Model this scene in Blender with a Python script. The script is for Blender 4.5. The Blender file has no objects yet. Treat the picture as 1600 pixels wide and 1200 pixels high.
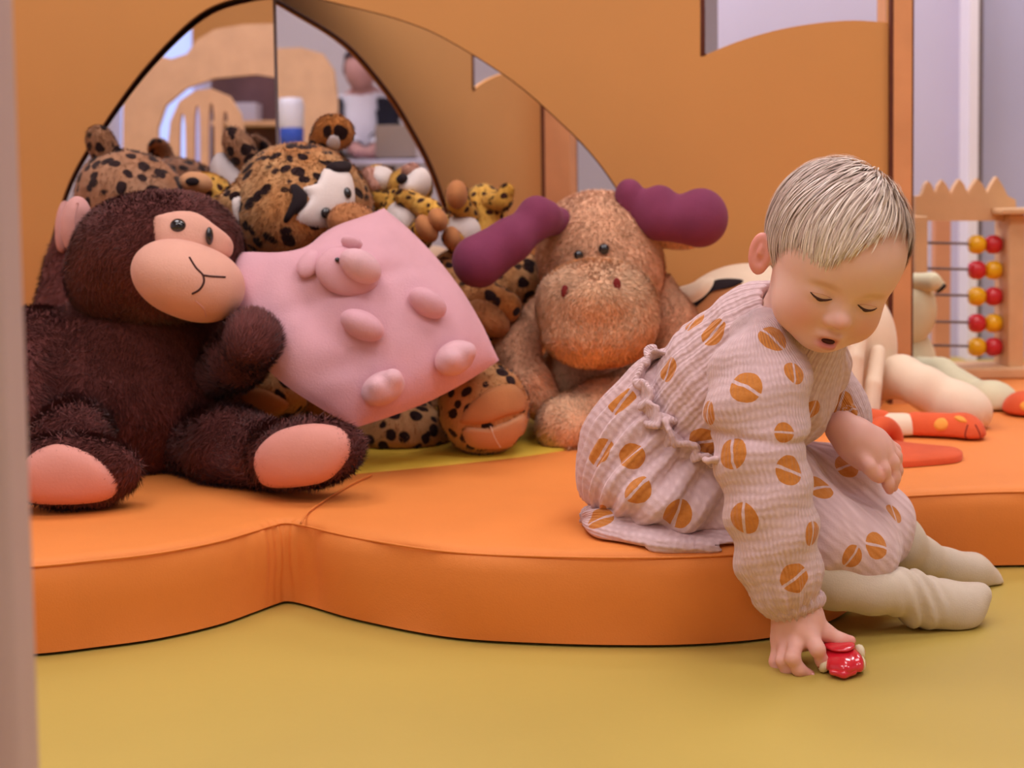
import bpy, math, random
import numpy as np
from mathutils import Vector, Matrix
from mathutils.bvhtree import BVHTree
from mathutils.geometry import tessellate_polygon

# ---------------------------------------------------------------- camera, exposure, lights
K = .85                                   # drawing units -> metres
FPX, PPY = 2200., 435.                    # focal length and principal row in pixels of the 1600x1200 frame
CAM = np.array([0, 0, .56])
def Rx(a): c, s = math.cos(a), math.sin(a); return np.array([[1, 0, 0], [0, c, -s], [0, s, c]])
def Ry(a): c, s = math.cos(a), math.sin(a); return np.array([[c, 0, s], [0, 1, 0], [-s, 0, c]])
def Rz(a): c, s = math.cos(a), math.sin(a); return np.array([[c, -s, 0], [s, c, 0], [0, 0, 1]])
RC = Rx(math.radians(90 - 3.5)) @ Rz(math.radians(-.8))
scene = bpy.context.scene
col = scene.collection
cam = bpy.data.cameras.new('camera')
cam.sensor_width = 36; cam.lens = FPX / 1600 * 36; cam.shift_y = -(600 - PPY) / 1600
cam.clip_start = .02
cam.dof.use_dof = True; cam.dof.focus_distance = 1.70 * K; cam.dof.aperture_fstop = 6.0
cob = bpy.data.objects.new('camera', cam); col.objects.link(cob)
cob.matrix_world = Matrix.Translation(Vector(CAM * K)) @ Matrix(RC.tolist()).to_4x4()
scene.camera = cob
vs = scene.view_settings
vs.view_transform = 'Standard'; vs.look = 'None'; vs.gamma = 1; vs.use_curve_mapping = False
vs.exposure = 0.0
scene.cycles.max_bounces = 7; scene.cycles.diffuse_bounces = 4; scene.cycles.glossy_bounces = 4; scene.cycles.caustics_reflective = False
w = bpy.data.worlds.new('world'); scene.world = w; w.use_nodes = True
w.node_tree.nodes['Background'].inputs[0].default_value = (.75, .7, .8, 1)
w.node_tree.nodes['Background'].inputs[1].default_value = .3
LIGHTS = [(-.9, .5, 9), (.9, .5, 9), (-.9, 2.1, 9), (.9, 2.1, 9), (1.9, 3.7, 14), (-.6, 3.8, 56), (-1, -1.2, 9), (2.6, .2, 9)]  # strongest lamp is added behind the partition to brighten its back in the mirror
CEIL = 2.75
for i, (x, y, p) in enumerate(LIGHTS):
    L = bpy.data.lights.new('ceiling_lamp_light', 'AREA'); L.shape = 'RECTANGLE'; L.size = 1.15 * K; L.size_y = .75 * K
    L.energy = p; L.color = (.90, .89, 1.0)
    o = bpy.data.objects.new('ceiling_lamp_light', L); col.objects.link(o); o.location = (x * K, y * K, (CEIL - .05) * K)

# ---------------------------------------------------------------- helpers
rng = np.random.default_rng(7)
def S(Y): return Y / FPX
def ray(px, py):
    return RC @ np.array([(px - 800) / FPX, -(py - PPY) / FPX, -1.])
def P(px, py, Y):
    d = ray(px, py); return CAM + d * (Y / d[1])
def G(px, py, z=0.):
    d = ray(px, py); return CAM + d * ((z - CAM[2]) / d[2])
MZ = .12                                  # mat top

def spline(pts, n=8, closed=False):
    p = np.array(pts, float); m = len(p); out = []
    for i in range(m if closed else m - 1):
        if closed: a, b, c, d = p[i - 1], p[i], p[(i + 1) % m], p[(i + 2) % m]
        else: a, b, c, d = p[max(i - 1, 0)], p[i], p[i + 1], p[min(i + 2, m - 1)]
        for t in np.arange(n) / n:
            out.append(.5 * (2 * b + (c - a) * t + (2 * a - 5 * b + 4 * c - d) * t * t + (3 * b - a - 3 * c + d) * t ** 3))
    if not closed: out.append(p[-1])
    return np.array(out)

def smin(a, b, k):
    if k <= 0: return np.minimum(a, b)
    h = np.maximum(k - np.abs(a - b), 0) / k
    return np.minimum(a, b) - h * h * k * .25

def wnoise(seed, freq, n=9):
    r = np.random.default_rng(seed)
    k = r.normal(size=(n, 3)); k /= np.linalg.norm(k, axis=1)[:, None]
    k *= freq * r.uniform(.6, 1.5, (n, 1)); ph = r.uniform(0, 6.28, n)
    def f(X, Y, Z):
        s = 0
        for q, p in zip(k, ph): s = s + np.sin(X * q[0] + Y * q[1] + Z * q[2] + p)
        return s / math.sqrt(n)
    return f

def nets(d, org, res):
    s = d < 0; nx, ny, nz = d.shape
    cnt = np.zeros((nx - 1, ny - 1, nz - 1), np.int8)
    cs = [(i, j, k) for i in (0, 1) for j in (0, 1) for k in (0, 1)]
    for i, j, k in cs: cnt += s[i:nx - 1 + i, j:ny - 1 + j, k:nz - 1 + k]
    act = (cnt > 0) & (cnt < 8)
    I, J, L = np.nonzero(act); n = len(I)
    idx = np.full(act.shape, -1, np.int64); idx[act] = np.arange(n)
    pos = np.zeros((n, 3)); w = np.zeros(n)
    for a in cs:
        for ax in range(3):
            if a[ax]: continue
            b = list(a); b[ax] = 1
            va = d[I + a[0], J + a[1], L + a[2]]; vb = d[I + b[0], J + b[1], L + b[2]]
            m = (va < 0) != (vb < 0); t = va[m] / (va[m] - vb[m])
            q = np.tile(np.array(a, float), (len(t), 1)); q[:, ax] += t
            pos[m] += q; w[m] += 1
    V = np.asarray(org) + res * (pos / w[:, None] + np.stack([I, J, L], 1))
    Q = []
    for ax in range(3):
        u, v = (ax + 1) % 3, (ax + 2) % 3
        A = np.moveaxis(s, (ax, u, v), (0, 1, 2)); D = np.moveaxis(idx, (ax, u, v), (0, 1, 2))
        m = A[:-1, 1:-1, 1:-1] != A[1:, 1:-1, 1:-1]
        i, j, k = np.nonzero(m); j = j + 1; k = k + 1
        q = np.stack([D[i, j - 1, k - 1], D[i, j, k - 1], D[i, j, k], D[i, j - 1, k]], 1)
        fl = ~A[i, j, k]; q[fl] = q[fl][:, ::-1]; Q.append(q)
    Q = np.concatenate(Q); Q = Q[(Q >= 0).all(1)]
    return V, Q

def lap(V, Q, it=1, f=.5):
    e = np.concatenate([Q[:, [i, (i + 1) % Q.shape[1]]] for i in range(Q.shape[1])]); e = np.concatenate([e, e[:, ::-1]])
    c = np.bincount(e[:, 0], minlength=len(V))[:, None]
    for _ in range(it):
        s = np.stack([np.bincount(e[:, 0], V[e[:, 1], i], len(V)) for i in range(3)], 1)
        V = V * (1 - f) + f * s / np.maximum(c, 1)
    return V

class Field:
    """signed-distance modelling: smooth unions of ellipsoids and tapering limbs"""
    def __init__(s): s.ops = []; s.posts = []
    def ell(s, c, r, rot=None, k=.02, sub=False):
        c = np.array(c, float); r = np.array(r, float) * np.ones(3)
        def f(X, Y, Z):
            x, y, z = X - c[0], Y - c[1], Z - c[2]
            if rot is not None: x, y, z = (rot[0, i] * x + rot[1, i] * y + rot[2, i] * z for i in range(3))
            a = np.sqrt((x / r[0]) ** 2 + (y / r[1]) ** 2 + (z / r[2]) ** 2)
            b = np.sqrt((x / r[0] ** 2) ** 2 + (y / r[1] ** 2) ** 2 + (z / r[2] ** 2) ** 2)
            return a * (a - 1) / np.maximum(b, 1e-6)
        R = r if rot is None else np.sqrt(((rot * r) ** 2).sum(1))
        s.ops.append((f, c - R, c + R, k, sub)); return s
    def e(s, px, py, Y, rx, ry, dep, ang=0, k=.02, sub=False, tilt=0, yaw=0):
        a = math.radians(ang)
        rot = Rz(math.radians(yaw)) @ Rx(math.radians(tilt)) @ np.array([[math.cos(a), 0, -math.sin(a)], [0, 1, 0], [math.sin(a), 0, math.cos(a)]])
        return s.ell(P(px, py, Y), (rx * S(Y), dep, ry * S(Y)), rot, k, sub)
    def seg(s, a, b, ra, rb, k=.02, sub=False):
        a = np.array(a, float); b = np.array(b, float); ba = b - a; L2 = max(ba @ ba, 1e-12)
        def f(X, Y, Z):
            x, y, z = X - a[0], Y - a[1], Z - a[2]
            t = np.clip((x * ba[0] + y * ba[1] + z * ba[2]) / L2, 0, 1)
            return np.sqrt((x - t * ba[0]) ** 2 + (y - t * ba[1]) ** 2 + (z - t * ba[2]) ** 2) - (ra + t * (rb - ra))
        m = max(ra, rb)
        s.ops.append((f, np.minimum(a, b) - m, np.maximum(a, b) + m, k, sub)); return s
    def chain(s, pts, k=.01):
        """pts: (px, py, Y, radius_px)"""
        q = [(P(*p[:3]), p[3] * S(p[2])) for p in pts]
        for (a, ra), (b, rb) in zip(q, q[1:]): s.seg(a, b, ra, rb, k)
        return s
    def post(s, f): s.posts.append(f); return s
    def mesh(s, res, sm=1, cut=None):
        lo = np.min([o[1] for o in s.ops if not o[4]], 0) - .03; hi = np.max([o[2] for o in s.ops if not o[4]], 0) + .03
        n = np.ceil((hi - lo) / res).astype(int) + 1
        ax = [(lo[i] + res * np.arange(n[i])).astype(np.float32) for i in range(3)]
        d = np.full(n, 1., np.float32)
        for f, a, b, k, sub in s.ops:
            pad = max(k, .02) + 3 * res
            i0 = np.clip(np.floor((a - pad - lo) / res).astype(int), 0, n); i1 = np.clip(np.ceil((b + pad - lo) / res).astype(int) + 1, 0, n)
            if (i1 <= i0).any(): continue
            sl = tuple(slice(i0[i], i1[i]) for i in range(3))
            X, Y, Z = np.meshgrid(*[ax[i][sl[i]] for i in range(3)], indexing='ij', sparse=True)
            v = f(X, Y, Z)
            d[sl] = -smin(-d[sl], v, k) if sub else smin(d[sl], v, k)
        if s.posts or cut:
            X, Y, Z = np.meshgrid(*ax, indexing='ij', sparse=True)
            for f in s.posts: d = f(X, Y, Z, d)
            if cut: d = np.maximum(d, cut(X, Y, Z))
        V, Q = nets(d, lo, res)
        if sm: V = lap(V, Q, sm)
        return V, Q

def vnormals(V, Q):
    a = V[Q[:, 2]] - V[Q[:, 0]]; b = V[Q[:, -1]] - V[Q[:, 1]] if Q.shape[1] == 4 else V[Q[:, 1]] - V[Q[:, 0]]
    n = np.cross(a, b) if Q.shape[1] == 4 else np.cross(b, a)
    N = np.stack([np.bincount(Q.ravel(), np.repeat(n[:, i], Q.shape[1]), len(V)) for i in range(3)], 1)
    return N / np.maximum(np.linalg.norm(N, axis=1), 1e-12)[:, None]

def fur(V, Q, n, length, width, lay=(0, 0, -1), lift=.55, mess=.5, seed=1, jit=1.):
    r = np.random.default_rng(seed); N = vnormals(V, Q)
    ar = np.linalg.norm(np.cross(V[Q[:, 2]] - V[Q[:, 0]], V[Q[:, -1]] - V[Q[:, 1]]), axis=1); ar /= ar.sum()
    q = Q[r.choice(len(Q), n, p=ar)]; u, v = r.random((2, n, 1))
    b = (V[q[:, 0]] * (1 - u) + V[q[:, 1]] * u) * (1 - v) + (V[q[:, 3]] * (1 - u) + V[q[:, 2]] * u) * v
    nn = N[q[:, 0]]
    wn = wnoise(seed + 5, 60); wm = wnoise(seed + 6, 60); wl = wnoise(seed + 8, 60)
    clump = np.stack([wn(*b.T), wm(*b.T), wl(*b.T)], 1)
    d = np.asarray(lay, float) + mess * clump + .35 * r.normal(size=(n, 3))
    d -= nn * (d * nn).sum(1)[:, None]; d /= np.maximum(np.linalg.norm(d, axis=1), 1e-6)[:, None]
    L = length * r.uniform(.6, 1.25, (n, 1))
    tip = b + nn * L * lift * r.uniform(.6, 1.4, (n, 1)) + d * L
    sd = np.cross(d, nn) * width * .5
    b = b - nn * .0008
    FV = np.concatenate([b - sd, b + sd, tip]); i = np.arange(n)
    FN = nn + jit * (.27 * r.normal(size=(n, 3)) + d * .25); FN /= np.linalg.norm(FN, axis=1)[:, None]
    return FV, np.stack([i, i + n, i + 2 * n], 1), np.concatenate([FN] * 3), np.tile(r.random(n), 3)

ORG = {}
def link(o, parent):
    col.objects.link(o)
    if parent is not None: o.parent = parent
    return o
def tag(o, label=None, cat=None, group=None, kind=None):
    if label: o['label'] = label
    if cat: o['category'] = cat
    if group: o['group'] = group
    if kind: o['kind'] = kind
    return o
def thing(name, loc, label=None, cat=None, group=None):
    o = bpy.data.objects.new(name, None); col.objects.link(o); o.empty_display_size = .05
    ORG[o] = np.array(loc, float); o.location = ORG[o] * K
    return tag(o, label, cat, group)
def obj(name, V, Q, mat, parent=None, smooth=True, blades=None, attrs=None, xf=None, base=None):
    V = np.asarray(V, float); Q = [np.asarray(q) for q in (Q if isinstance(Q, list) else [Q])]
    if xf is not None:
        V = xf(V); Q = [q[:, ::-1] for q in Q]
    nv = len(V); N = None; fv = None
    if blades is not None:
        N = np.concatenate([vnormals(V, Q[0]), blades[2]]); fv = np.concatenate([np.full(nv, .5), blades[3]])
        Q = Q + [blades[1] + nv]; V = np.concatenate([V, blades[0]])
    org = ORG[parent] if parent is not None else (np.array(base, float) if base is not None else np.array([(V[:, 0].min() + V[:, 0].max()) / 2, (V[:, 1].min() + V[:, 1].max()) / 2, V[:, 2].min()]))
    co = ((V - org) * K).astype(np.float32)
    me = bpy.data.meshes.new(name)
    me.vertices.add(len(co)); me.vertices.foreach_set('co', co.ravel())
    li = np.concatenate([q.ravel() for q in Q]); tot = np.concatenate([np.full(len(q), q.shape[1]) for q in Q])
    me.loops.add(len(li)); me.loops.foreach_set('vertex_index', li.astype(np.int32))
    me.polygons.add(len(tot)); st = np.concatenate([[0], np.cumsum(tot)[:-1]])
    me.polygons.foreach_set('loop_start', st.astype(np.int32))
    me.update(calc_edges=True)
    me.polygons.foreach_set('use_smooth', np.full(len(tot), smooth))
    for k, a in (attrs or {}).items():
        a = np.asarray(a, np.float32)
        if a.ndim == 1: t = me.attributes.new(k, 'FLOAT', 'POINT'); t.data.foreach_set('value', a)
        else: t = me.attributes.new(k, 'FLOAT_VECTOR', 'POINT'); t.data.foreach_set('vector', a.ravel())
    if fv is not None:
        t = me.attributes.new('fv', 'FLOAT', 'POINT'); t.data.foreach_set('value', fv.astype(np.float32))
    me.validate()
    if N is not None: me.normals_split_custom_set_from_vertices(N.astype(np.float32))
    me.materials.append(mat)
    o = bpy.data.objects.new(name, me); link(o, parent); ORG[o] = org
    if parent is None: o.location = org * K
    return o
def bvh(*parts):
    Vs = []; Fs = []; n = 0
    for V, Q in parts:
        Vs += V.tolist(); Fs += (Q + n).tolist(); n += len(V)
    return BVHTree.FromPolygons(Vs, Fs)
def snap(px, py, tree, last=None):
    d = ray(px, py); h = tree.ray_cast(Vector(CAM), Vector(d / np.linalg.norm(d)))
    if h[0] is None:
        if last is None: last = P(px, py, 2.)
        D = d / np.linalg.norm(d); q = CAM + D * ((last - CAM) @ D)
        h = tree.find_nearest(Vector(q))
    n = np.array(h[1])
    if n @ d > 0: n = -n
    return np.array(h[0]), n
def box(c, s, rot=None):
    v = np.array([[x, y, z] for x in (-.5, .5) for y in (-.5, .5) for z in (-.5, .5)]) * np.array(s)
    if rot is not None: v = v @ rot.T
    return v + np.array(c), np.array([[0, 1, 3, 2], [4, 6, 7, 5], [0, 4, 5, 1], [2, 3, 7, 6], [0, 2, 6, 4], [1, 5, 7, 3]])
def rbox(c, s, r=.01, rot=None, n=3):
    """box with rounded edges: a cube grid pulled onto a rounded box"""
    s = np.array(s, float) / 2; r = min(r, s.min() * .98); core = s - r; VV = []; QQ = []; t = 0
    gs = [np.concatenate([-(core[i] + r * np.array([1, .6, .25])), [-core[i], core[i]], core[i] + r * np.array([.25, .6, 1])]) for i in range(3)]
    for ax in range(3):
        for sg in (-1, 1):
            u, v = (ax + 1) % 3, (ax + 2) % 3
            a, b = np.meshgrid(gs[u], gs[v], indexing='ij'); m = a.shape[0]; p = np.zeros((m, m, 3)); p[..., ax] = sg * s[ax]; p[..., u] = a; p[..., v] = b
            p = p.reshape(-1, 3); base = np.clip(p, -core, core); out = p - base
            q = base + out / np.linalg.norm(out, axis=1)[:, None] * r
            i = np.arange(m * m).reshape(m, m); f = np.stack([i[:-1, :-1], i[1:, :-1], i[1:, 1:], i[:-1, 1:]], -1).reshape(-1, 4)
            if sg < 0: f = f[:, ::-1]
            VV.append(q); QQ.append(f + t); t += m * m
    V = np.concatenate(VV)
    if rot is not None: V = V @ rot.T
    return V + np.array(c), np.concatenate(QQ)
def tube(pts, r, n=8, closed=False):
    p = np.array(pts, float); m = len(p); r = np.ones(m) * r
    t = np.roll(p, -1, 0) - np.roll(p, 1, 0)
    if not closed: t[0] = p[1] - p[0]; t[-1] = p[-1] - p[-2]
    t /= np.maximum(np.linalg.norm(t, axis=1), 1e-9)[:, None]
    ref = np.array([0, 1., .17]); u = np.cross(t, ref); u /= np.maximum(np.linalg.norm(u, axis=1), 1e-9)[:, None]; v = np.cross(t, u)
    a = np.arange(n) * 2 * math.pi / n
    V = (p[:, None] + (u[:, None] * np.cos(a)[None, :, None] + v[:, None] * np.sin(a)[None, :, None]) * r[:, None, None]).reshape(-1, 3)
    i = np.arange(m if closed else m - 1)[:, None] * n; j = np.arange(n)[None]; j2 = (j + 1) % n; i2 = (i + n) % (m * n)
    Q = np.stack([i + j, i2 + j, i2 + j2, i + j2], -1).reshape(-1, 4)[:, ::-1]
    if closed: return V, Q
    V = np.concatenate([V, p[:1] - t[:1] * r[0] * .6, p[-1:] + t[-1:] * r[-1] * .6]); a0, a1 = m * n, m * n + 1
    T = np.array([[a0, (k + 1) % n, k] for k in range(n)] + [[a1, (m - 1) * n + k, (m - 1) * n + (k + 1) % n] for k in range(n)])[:, ::-1]
    return V, [Q, T]
def lathe(prof, c, axis=(0, 0, 1), n=20):
    """prof: (radius, height) pairs"""
    ax = np.array(axis, float); ax /= np.linalg.norm(ax); u = np.cross(ax, [.3, 1, .2]); u /= np.linalg.norm(u); v = np.cross(ax, u)
    a = np.arange(n) * 2 * math.pi / n
    V = np.concatenate([np.array(c) + ax * h + (u * np.cos(a)[:, None] + v * np.sin(a)[:, None]) * max(r, 1e-5) for r, h in prof])
    m = len(prof); i = np.arange(m - 1)[:, None] * n; j = np.arange(n)[None]; j2 = (j + 1) % n
    return V, np.stack([i + j, i + j2, i + n + j2, i + n + j], -1).reshape(-1, 4)
def ball(c, r, n=14, rot=None):
    r = np.array(r, float) * np.ones(3); V, Q = lathe([(math.sin(t), -math.cos(t)) for t in np.linspace(0, math.pi, n)], (0, 0, 0), n=2 * n)
    V = V * r
    if rot is not None: V = V @ rot.T
    return V + np.array(c), Q
def slab(outer, holes, y0, y1):
    """plate in the x-z plane between depths y0 and y1; outlines are (x, z)"""
    loops = [np.array(outer, float)] + [np.array(h, float) for h in holes]
    tri = tessellate_polygon([[Vector((p[0], p[1], 0)) for p in l] for l in loops])
    A = np.concatenate(loops); n = len(A)
    V = np.concatenate([np.column_stack([A[:, 0], np.full(n, y0), A[:, 1]]), np.column_stack([A[:, 0], np.full(n, y1), A[:, 1]])])
    T = np.array(tri); a, b, c = A[T[:, 0]], A[T[:, 1]], A[T[:, 2]]
    cr = (b - a)[:, 0] * (c - a)[:, 1] - (b - a)[:, 1] * (c - a)[:, 0]
    T[cr < 0] = T[cr < 0][:, ::-1]
    Qs = []; s = 0
    for l in loops:
        m = len(l); i = np.arange(m); j = (i + 1) % m
        area = (l[:, 0] * np.roll(l[:, 1], -1) - np.roll(l[:, 0], -1) * l[:, 1]).sum()
        q = np.stack([s + i, s + j, n + s + j, n + s + i], 1)
        if (area < 0) != (s > 0): q = q[:, ::-1]
        Qs.append(q); s += m
    return V, [np.concatenate([T, T[:, ::-1] + n]), np.concatenate(Qs)]
def pxz(pts, Y):
    return np.array([P(x, y, Y)[[0, 2]] for x, y in pts])
def patch(name, outline, tree, mat, parent, off=.003, rings=7, n=6, rim=-.0015, blades=None, smooth_n=True):
    """a cloth piece laid on a surface: outline in pixels, distance taken from the surface under it"""
    o = spline(outline, n, True); c = o.mean(0); m = len(o); V = []; last = None
    p, nn = snap(c[0], c[1], tree); V.append(p + nn * off); last = p
    prev = [p] * m
    for k in range(1, rings + 1):
        f = k / rings
        h = off * (1 - f ** 6) + (rim * f ** 6 if k == rings else 0)
        for i in range(m):
            q = c + (o[i] - c) * f; p, nn = snap(q[0], q[1], tree, prev[i])
            if np.linalg.norm(p - prev[i]) > .08: p, nn = (lambda z: (np.array(z[0]), np.array(z[1])))(tree.find_nearest(Vector(prev[i])))
            prev[i] = p; V.append(p + nn * h)
    V = np.array(V); i = np.arange(m); j = (i + 1) % m
    T = np.stack([np.zeros(m, int), 1 + i, 1 + j], 1)
    Q = np.concatenate([np.stack([1 + k * m + i, 1 + (k + 1) * m + i, 1 + (k + 1) * m + j, 1 + k * m + j], 1) for k in range(rings - 1)])
    a = V[Q[0, 1]] - V[Q[0, 0]]; b = V[Q[0, 2]] - V[Q[0, 0]]
    if np.cross(a, b) @ (CAM - V[0]) < 0: T, Q = T[:, ::-1], Q[:, ::-1]
    return obj(name, V, [T, Q], mat, parent)
def stitch(name, pts, tree, r, mat, parent, n=6, off=.0):
    o = spline(pts, n) if len(pts) > 2 else np.linspace(pts[0], pts[1], n)
    V = []; last = None
    for q in o:
        p, nn = snap(q[0], q[1], tree, last); last = p; V.append(p + nn * off)
    return obj(name, *tube(V, r, 6), mat, parent)
def eye(name, px, py, tree, rx, ry, mat, parent, sink=.3):
    p, n = snap(px, py, tree); Y = p[1]
    z = n; x = np.cross([0, 0, 1.], z); x /= np.linalg.norm(x); y = np.cross(z, x)
    R = np.stack([x, y, z], 1)
    return obj(name, *ball(p + n * rx * S(Y) * sink, (rx * S(Y), ry * S(Y), min(rx, ry) * S(Y) * .8), 10, R), mat, parent)

# ---------------------------------------------------------------- materials
def rgb(r, g, b):
    f = lambda c: ((c / 255 + .055) / 1.055) ** 2.4 if c > 10 else c / 255 / 12.92
    return (f(r), f(g), f(b), 1)
def nodes(name):
    m = bpy.data.materials.new(name); m.use_nodes = True; nt = m.node_tree
    return m, nt, nt.nodes['Principled BSDF']
def N(nt, t, **kw):
    n = nt.nodes.new(t)
    for k, v in kw.items():
        if k in n.inputs: n.inputs[k].default_value = v
        else: setattr(n, k, v)
    return n
def math_(nt, op, a, b=None):
    n = nt.nodes.new('ShaderNodeMath'); n.operation = op
    for i, v in enumerate((a, b)):
        if v is None: continue
        if isinstance(v, (int, float)): n.inputs[i].default_value = v
        else: nt.links.new(v, n.inputs[i])
    return n.outputs[0]
def mix(nt, fac, a, b):
    n = nt.nodes.new('ShaderNodeMix'); n.data_type = 'RGBA'
    for i, v in ((0, fac), (6, a), (7, b)):
        if hasattr(v, 'links'): nt.links.new(v, n.inputs[i])
        else: n.inputs[i].default_value = v
    return n.outputs[2]
def M(name, c, rough=.8, sheen=0., var=.12, vscale=12, bump=0., bscale=300, fv=0., metal=0., coat=0., spec=.3, c2=None, sss=0.):
    m, nt, b = nodes(name); lk = nt.links.new
    tc = N(nt, 'ShaderNodeTexCoord')
    no = N(nt, 'ShaderNodeTexNoise', Scale=vscale, Detail=4.); lk(tc.outputs['Object'], no.inputs['Vector'])
    mr = N(nt, 'ShaderNodeMapRange'); mr.inputs[1].default_value = .3; mr.inputs[2].default_value = .7; lk(no.outputs[0], mr.inputs[0])
    lo = tuple(x * (1 - var) for x in c[:3]) + (1,); hi = c2 or tuple(min(1, x * (1 + var)) for x in c[:3]) + (1,)
    co = mix(nt, mr.outputs[0], lo, hi)
    if fv:
        at = N(nt, 'ShaderNodeAttribute', attribute_name='fv')
        g = math_(nt, 'ADD', math_(nt, 'MULTIPLY', at.outputs['Fac'], 2 * fv), 1 - fv)
        mm = N(nt, 'ShaderNodeVectorMath', operation='SCALE'); lk(co, mm.inputs[0]); lk(g, mm.inputs['Scale']); co = mm.outputs[0]
    lk(co, b.inputs['Base Color'])
    b.inputs['Roughness'].default_value = rough; b.inputs['Metallic'].default_value = metal
    b.inputs['Specular IOR Level'].default_value = spec
    b.inputs['Coat Weight'].default_value = coat
    if sheen:
        b.inputs['Sheen Weight'].default_value = sheen; b.inputs['Sheen Roughness'].default_value = .5
        b.inputs['Sheen Tint'].default_value = tuple(min(1, x * .7 + .3) for x in c[:3]) + (1,)
    if sss:
        b.inputs['Subsurface Weight'].default_value = sss; b.inputs['Subsurface Radius'].default_value = (.012, .005, .003); b.inputs['Subsurface Scale'].default_value = .6
    if bump:
        bn = N(nt, 'ShaderNodeTexNoise', Scale=bscale, Detail=3.); lk(tc.outputs['Object'], bn.inputs['Vector'])
        bu = N(nt, 'ShaderNodeBump', Strength=bump, Distance=.002); lk(bn.outputs[0], bu.inputs['Height']); lk(bu.outputs[0], b.inputs['Normal'])
    return m
def emit(name, c, s):
    m, nt, b = nodes(name); b.inputs['Base Color'].default_value = c
    b.inputs['Emission Color'].default_value = c; b.inputs['Emission Strength'].default_value = s; return m
def leopard_mat(name, base, pale, spot, scale=30, size=.36, fvv=.15):
    m, nt, b = nodes(name); lk = nt.links.new
    tc = N(nt, 'ShaderNodeTexCoord'); no = N(nt, 'ShaderNodeTexNoise', Scale=22., Detail=2.); lk(tc.outputs['Object'], no.inputs['Vector'])
    ad = N(nt, 'ShaderNodeVectorMath', operation='MULTIPLY_ADD'); lk(no.outputs['Color'], ad.inputs[0]); ad.inputs[1].default_value = (.022, .022, .022); lk(tc.outputs['Object'], ad.inputs[2])
    vo = N(nt, 'ShaderNodeTexVoronoi', Scale=float(scale)); vo.inputs['Randomness'].default_value = .75; lk(ad.outputs[0], vo.inputs['Vector'])
    no2 = N(nt, 'ShaderNodeTexNoise', Scale=float(scale) * .8); lk(tc.outputs['Object'], no2.inputs['Vector'])
    th = math_(nt, 'ADD', math_(nt, 'MULTIPLY', no2.outputs[0], .3), size - .15)
    mr = N(nt, 'ShaderNodeMapRange'); lk(math_(nt, 'SUBTRACT', vo.outputs['Distance'], th), mr.inputs[0]); mr.inputs[1].default_value = -.03; mr.inputs[2].default_value = .04
    n3 = N(nt, 'ShaderNodeTexNoise', Scale=9., Detail=3.); lk(tc.outputs['Object'], n3.inputs['Vector'])
    m3 = N(nt, 'ShaderNodeMapRange'); m3.inputs[1].default_value = .38; m3.inputs[2].default_value = .65; lk(n3.outputs[0], m3.inputs[0])
    co = mix(nt, mr.outputs[0], spot, mix(nt, m3.outputs[0], base, pale))
    at = N(nt, 'ShaderNodeAttribute', attribute_name='fv')
    g = math_(nt, 'ADD', math_(nt, 'MULTIPLY', at.outputs['Fac'], 2 * fvv), 1 - fvv)
    mm = N(nt, 'ShaderNodeVectorMath', operation='SCALE'); lk(co, mm.inputs[0]); lk(g, mm.inputs['Scale'])
    lk(mm.outputs[0], b.inputs['Base Color']); b.inputs['Roughness'].default_value = .85; b.inputs['Specular IOR Level'].default_value = .2
    b.inputs['Sheen Weight'].default_value = .15
    return m
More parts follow.
